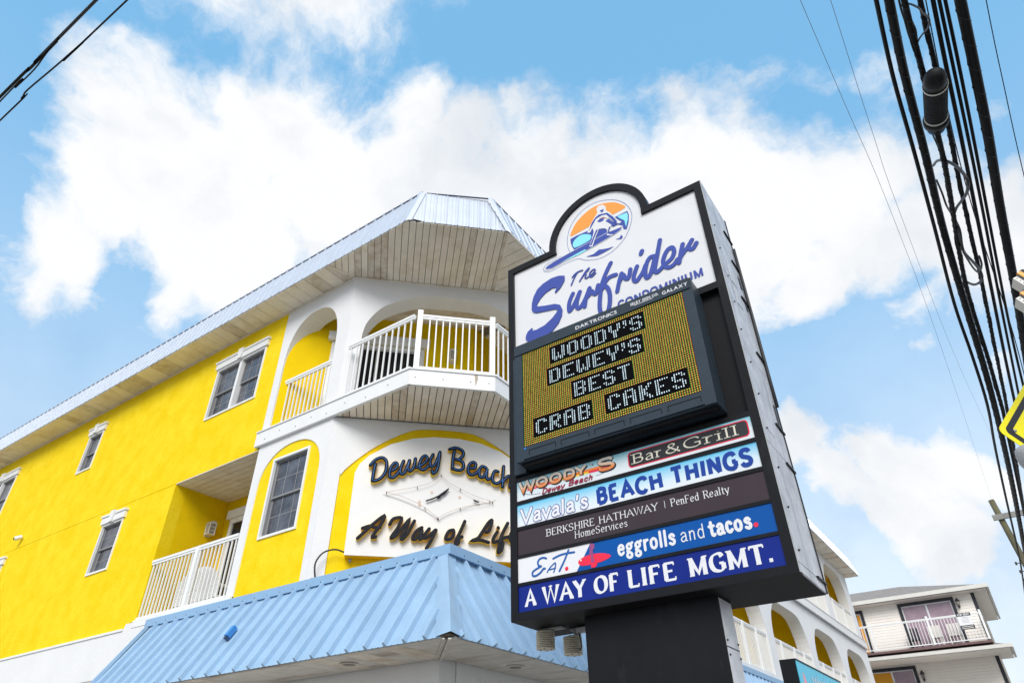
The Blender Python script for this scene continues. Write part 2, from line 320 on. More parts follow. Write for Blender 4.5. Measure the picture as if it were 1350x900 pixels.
# ---- strokes of lettering
ZSTEP=[0]
def ribbon(mb, fr, pts, w, v, depth=0.0, wt=None, cap='round', closed=False):
    """a stroke along pts (u,z) of half width w on frame plane v; wt: thin half width, nib at 25 degrees"""
    P=[Vector((p[0],p[1])) for p in pts]
    Q=[P[0]]
    for p in P[1:]:
        if (p-Q[-1]).length>1e-5: Q.append(p)
    P=Q; k=len(P)
    if k<2: return
    ZSTEP[0]=(ZSTEP[0]+1)%12; v=v+ZSTEP[0]*0.00006
    L=[];Rr=[]
    for i in range(k):
        a=(P[i]-P[i-1]).normalized() if i>0 else None; b=(P[i+1]-P[i]).normalized() if i<k-1 else None
        if a is None: a=b
        if b is None: b=a
        na=Vector((-a.y,a.x)); nb=Vector((-b.y,b.x)); n=(na+nb)
        if n.length<.35: n=na
        n.normalize(); s=1/max(.45,n.dot(na))
        d=(a+b); d = d.normalized() if d.length>1e-6 else a
        hw=w
        if wt is not None:
            ph=R(18); sn=abs(d.x*math.sin(ph)-d.y*math.cos(ph)); hw=wt+(w-wt)*sn**1.6
        L.append(P[i]+n*hw*s); Rr.append(P[i]-n*hw*s)
    outl=L+Rr[::-1]
    if cap=='round':
        def fan(c,frm,n=5):
            r=frm-c; return [c+Vector((r.x*math.cos(t)+r.y*math.sin(t),-r.x*math.sin(t)+r.y*math.cos(t))) for t in [math.pi*j/n for j in range(1,n)]]
        capE=fan(P[-1],L[-1]); capS=fan(P[0],Rr[0])
    else: capE=[];capS=[]
    V=[];F=[]; RAMP=[]
    for a,b in zip(L,Rr): V+= [a,b]
    for i in range(k-1): F.append((2*i,2*i+2,2*i+3,2*i+1))
    ring=[2*i for i in range(k)]
    if capE:
        b0=len(V); V+=capE; F.append(tuple([2*k-2]+list(range(b0,b0+len(capE)))+[2*k-1])); ring+=list(range(b0,b0+len(capE)))
    ring+=[2*i+1 for i in range(k-1,-1,-1)]
    if capS:
        b0=len(V); V+=capS; F.append(tuple([1]+list(range(b0,b0+len(capS)))+[0])); ring+=list(range(b0,b0+len(capS)))
    n=len(V); VV=[fr(p.x,v+4e-5*(i//2 if i<2*k else (k if (capE and i<2*k+len(capE)) else 0)),p.y) for i,p in enumerate(V)]
    if depth:
        VV+=[fr(p.x,v-depth,p.y) for p in V]
        for i in range(len(ring)):
            a,b=ring[i],ring[(i+1)%len(ring)]; F.append((a,b,b+n,a+n))
    mb.add(VV,F)
GL = {
'A':(9,"0,0 4.5,10 9,0|1.9,3.5 7.1,3.5","0,0 9,0"),'B':(7.2,"1,0 1,10|~1,10 4,10 6,9.3 6.3,7.6 5.5,5.8 3.5,5.3 1,5.3|~1,5.3 4,5.3 6.4,4.6 7,2.7 6,.6 3.8,0 1,0","0,0 0,10"),
'C':(8,"~7.5,8 6.5,9.6 4.5,10 2,9 .6,6.5 .6,3.5 2,1 4.5,0 6.5,.4 7.6,2",""),'D':(8,"1,0 1,10|~1,10 4,10 6.6,9 7.8,6.5 7.8,3.5 6.6,1 4,0 1,0",""),
'E':(6.8,"1,0 1,10|.5,10 6.3,10|1,5.2 5.2,5.2|.5,0 6.7,0","6.3,9.3v 6.7,.7v"),'F':(6.4,"1,0 1,10|.5,10 6.3,10|1,5.2 5.2,5.2","1,0 6.3,9.3v"),
'G':(8.4,"~7.6,8 6.6,9.6 4.7,10 2,9 .6,6.5 .6,3.5 2,1 4.7,0 6.5,.3 7.8,1.4|7.8,1 7.8,4.4|5.4,4.4 8.2,4.4",""),'H':(8.6,"1,0 1,10|7.6,0 7.6,10|1,5.2 7.6,5.2","1,0 1,10 7.6,0 7.6,10"),
'I':(2,"1,0 1,10","1,0 1,10"),'K':(7.6,"1,0 1,10|7,10 1,4|3,5.8 7.5,0","1,0 1,10 7,10 7.5,0"),'L':(6.4,"1,0 1,10|.5,0 6.3,0","1,10 6.3,.7v"),
'M':(10.6,"1.2,0 1.2,10|1,10 5.3,1 9.6,10|9.4,10 9.4,0","1,0 .6,10 9.4,0 10,10"),'N':(8.6,"1,0 1,10|1,10 7.6,0|7.6,0 7.6,10","1,0 7.6,10 .6,10"),
'O':(9.4,"~4.7,10 2,9 .6,6.5 .6,3.5 2,1 4.7,0 7.4,1 8.8,3.5 8.8,6.5 7.4,9 4.7,10",""),'P':(7,"1,0 1,10|~1,10 4,10 6.3,9.2 6.8,7.4 6,5.4 4,4.7 1,4.7","1,0 .4,10"),
'R':(7.6,"1,0 1,10|~1,10 4,10 6.2,9.2 6.6,7.5 6,5.7 4,5 1,5|4,5 7.5,0","1,0 .4,10 7.5,0"),'S':(7.4,"~6.6,8.2 5.6,9.7 3.8,10 1.8,9.4 1,7.7 1.8,6 3.8,5.2 6,4.2 6.9,2.4 6,.6 4,0 2,.3 .8,1.8",""),
'T':(8,"4,0 4,10|0,10 8,10","4,0 0,9.3v 8,9.3v"),'U':(8.4,"~1,10 1,3.2 1.6,1.2 4.2,0 6.8,1.2 7.4,3.2 7.4,10","1,10 7.4,10"),'V':(8.6,"0,10 4.3,0 8.6,10","0,10 8.6,10"),'W':(12,"0,10 3,0 6,9.6 9,0 12,10","0,10 12,10 6,10"),'Y':(8,"0,10 4,4.8|8,10 4,4.8|4,4.9 4,0","0,10 8,10 4,0"),
'&':(8.6,"~8.5,0 5,4 2.5,7.4 3,9.4 4.5,10 5.8,9 5.2,7.2 3,5.4 1.2,3.6 1,1.6 3,0 5.4,.7 7.2,2.8 7.8,5.2",""),
'a':(5.8,"~1,5.4 2.5,6.6 4.2,6.3 4.9,5 5,3 5,.8 5.8,.1|~5,3.9 2.6,3.5 .9,2.1 1.2,.4 2.8,0 4.3,.7 5,1.9",""),'c':(5.2,"~4.9,5.4 3.4,6.6 1.6,6 .7,3.3 1.5,.8 3.3,0 5,1.2",""),
'd':(6.2,"5.2,10 5.2,0|~5.2,5.2 3.5,6.6 1.7,6 .7,3.3 1.6,.6 3.4,0 5.2,1.4","4.8,10"),'e':(5.8,".9,3.7 5.3,3.7|~5.3,3.7 4.9,5.8 3.2,6.6 1.4,5.6 .7,3.3 1.5,.8 3.3,0 5.3,1.2",""),
'g':(6,"~3,6.6 1.2,5.6 1,3.9 2.8,2.8 4.6,3.8 4.6,5.6 3,6.6|4.2,6.1 6,7|~2.4,2.8 1.1,1.6 3,.6 4.8,-.6 4.6,-2.4 2.6,-3 .8,-2 1,-.4 2.8,.7",""),
'h':(5.8,"1,0 1,10|~1,4.6 2.8,6.5 4.4,6 4.8,4.6 4.8,0","1,0 .6,10 4.8,0"),'b':(6,"1,10 1,0|~1,5.2 2.8,6.6 4.6,6 5.4,3.3 4.6,.6 2.8,0 1,1.4","1,10"),'w':(8,"0,6.6 2.2,0 4,6 5.8,0 8,6.6",""),
'i':(2,"1,0 1,6.6|1,8.9 1,9.3","1,0 .6,6.6"),'l':(2,"1,0 1,10","1,0 .6,10"),'m':(8.8,"1,0 1,6.6|~1,4.6 2.6,6.4 4,6 4.4,4.6 4.4,0|~4.4,4.6 6,6.4 7.4,6 7.8,4.6 7.8,0","1,0 .5,6.6 4.4,0 7.8,0"),
'n':(5.8,"1,0 1,6.6|~1,4.6 2.8,6.5 4.4,6 4.8,4.6 4.8,0","1,0 .5,6.6 4.8,0"),'o':(6.4,"~3.2,6.6 1.3,5.6 .7,3.3 1.3,1 3.2,0 5.1,1 5.7,3.3 5.1,5.6 3.2,6.6",""),
'r':(4,"1,0 1,6.6|~1,4.2 2.4,6.2 4,6.4","1,0 .5,6.6"),'s':(5.2,"~4.6,5.4 3.2,6.6 1.4,6.2 1,4.9 2.6,3.7 4.5,2.5 4.4,.8 2.8,0 .8,.9",""),'t':(4.2,"~2,9 2,3 2.2,.8 3.2,0 4.3,.5|.3,6.4 4,6.4",""),
'v':(5.6,"0,6.6 2.8,0 5.6,6.6","0,6.6 5.6,6.6"),'y':(5.6,"0,6.6 2.8,0|~5.6,6.6 2.8,-.4 1.8,-2.4 .5,-2.8","0,6.6 5.6,6.6"),
"'":(1.6,"1.2,10 .7,7.4",""),'.':(1.4,".7,.5 .7,1",""),'|':(1,".5,-1 .5,10",""),'2':(7,"~.8,7.5 1.6,9.4 3.4,10 5.6,9.4 6.2,7.6 5,5 .8,.2|.8,0 6.4,0","")}
def text_mbs(fr, s, x0, x1, z0, zc, w, v, wt=None, serif=0.0, gap=1.7, space=6.0, slant=0.0, depth=0.0, jig=0.0, cap='flat', curve=None, grow=0.0):
    """one MB per letter; text fitted between x0 and x1, baseline z0, cap line zc"""
    tot=sum((space if ch==' ' else GL[ch][0]+gap) for ch in s)-gap
    sx=(x1-x0)/tot; sz=(zc-z0)/10; x=0; out=[]; rnd=random.Random(len(s))
    for ch in s:
        if ch==' ': x+=space; continue
        wd,st,sf=GL[ch]; mb=MB(); ja=rnd.uniform(-jig,jig); jz=rnd.uniform(-jig,jig)*2
        sz0=sz
        def T(p):
            px,pz=p[0],p[1]; cx=wd/2; qx=cx+(px-cx)*math.cos(ja)-(pz-5)*math.sin(ja); qz=5+(px-cx)*math.sin(ja)+(pz-5)*math.cos(ja)+jz
            X=x0+(x+qx)*sx+slant*qz*sz; Z=z0+qz*sz
            if curve: Z+=curve(X)
            return (X,Z)
        for part in st.split('|'):
            sm=part.startswith('~'); P=[tuple(float(a) for a in q.split(',')) for q in part.lstrip('~').split()]
            if sm: P=smooth_pts(P,4)
            ribbon(mb,fr,[T(p) for p in P],w+grow,v,depth,None if wt is None else wt+grow,cap)
        if serif:
            for q in sf.split():
                vert=q.endswith('v'); a,b=[float(c) for c in q.rstrip('v').split(',')]
                if vert: P=[(a,b-.9*1),(a,b+.9)]
                else: P=[(a-1.5,b),(a+1.5,b)]
                ribbon(mb,fr,[T(p) for p in P],serif+grow,v,depth,None,cap)
        out.append(mb); x+=wd+gap
    return out
def text(fr, s, x0, x1, z0, zc, w, v, m, parent, **k):
    return [mb.build('letter', m, parent, fix=False) for mb in text_mbs(fr,s,x0,x1,z0,zc,w,v,**k) if mb.v]
def font_text(fr, s, x0, x1, z0, zc, v, m, parent, bold=0.0, depth=0.0):
    """lettering from Blender's built-in font, one mesh per letter, fitted to a box"""
    def outline(ch):
        cu=bpy.data.curves.new('tmp','FONT'); cu.body=ch; cu.size=1; cu.offset=bold; cu.extrude=depth/2 if depth else 0; cu.resolution_u=3
        o=bpy.data.objects.new('tmp',cu); me=bpy.data.meshes.new_from_object(o); V=[tuple(p.co) for p in me.vertices]; F=[tuple(p.vertices) for p in me.polygons]
        bpy.data.objects.remove(o); bpy.data.curves.remove(cu); bpy.data.meshes.remove(me); return V,F
    G=[];x=0
    for ch in s:
        if ch==' ': x+=.35; continue
        V,F=outline(ch); a=min(p[0] for p in V); b=max(p[0] for p in V); G.append((x-a,V,F)); x+=(b-a)+.09
    x-=.09; top=max(p[1] for g in G for p in g[1]); lo=min(p[1] for g in G for p in g[1]); sx=(x1-x0)/x; sz=(zc-z0)/(top-lo)
    for dx,V,F in G:
        mesh('letter',[fr(x0+(p[0]+dx)*sx, v+p[2]*1.0, z0+(p[1]-lo)*sz) for p in V],F,m,parent,fix=False)
def clip(poly, n, d, keep_ge):
    out=[]; k=len(poly)
    for i in range(k):
        a,b=poly[i],poly[(i+1)%k]; da=a[0]*n[0]+a[1]*n[1]-d; db=b[0]*n[0]+b[1]*n[1]-d
        if not keep_ge: da,db=-da,-db
        if da>=0: out.append(a)
        if da*db<0: t=da/(da-db); out.append((a[0]+(b[0]-a[0])*t,a[1]+(b[1]-a[1])*t))
    return out
def planks(poly, ang, width, z, m, parent, gap=.012, thick=.02, name='plank', mats=None, off=0.0):
    """poly (x,y) convex cut into planks running along direction ang; undersides at z"""
    n=(-math.sin(ang),math.cos(ang)); ds=[p[0]*n[0]+p[1]*n[1] for p in poly]; d=math.floor(min(ds)/width)*width+off; k=0
    while d<max(ds):
        q=clip(clip(poly,n,d+gap/2,True),n,d+width-gap/2,False)
        if len(q)>=3:
            area=abs(sum(q[i][0]*q[(i+1)%len(q)][1]-q[(i+1)%len(q)][0]*q[i][1] for i in range(len(q))))/2
            if area>.004:
                N=len(q); dz=random.uniform(0,.002)
                V=[(p[0],p[1],z+dz) for p in q]+[(p[0],p[1],z+thick) for p in q]
                F=[tuple(range(N)),tuple(range(N,2*N))]+[(i,(i+1)%N,(i+1)%N+N,i+N) for i in range(N)]
                mm=m if not mats or random.random()>.16 else mats
                mesh(name,V,F,mm,parent)
        d+=width; k+=1
def polyslab(name, poly, z0, z1, m, parent=None):
    N=len(poly); tr=tessellate_polygon([[Vector((p[0],p[1],0)) for p in poly]])
    V=[(p[0],p[1],z0) for p in poly]+[(p[0],p[1],z1) for p in poly]
    F=[tuple(t) for t in tr]+[tuple(i+N for i in t) for t in tr]+[(i,(i+1)%N,(i+1)%N+N,i+N) for i in range(N)]
    return mesh(name,V,F,m,parent)
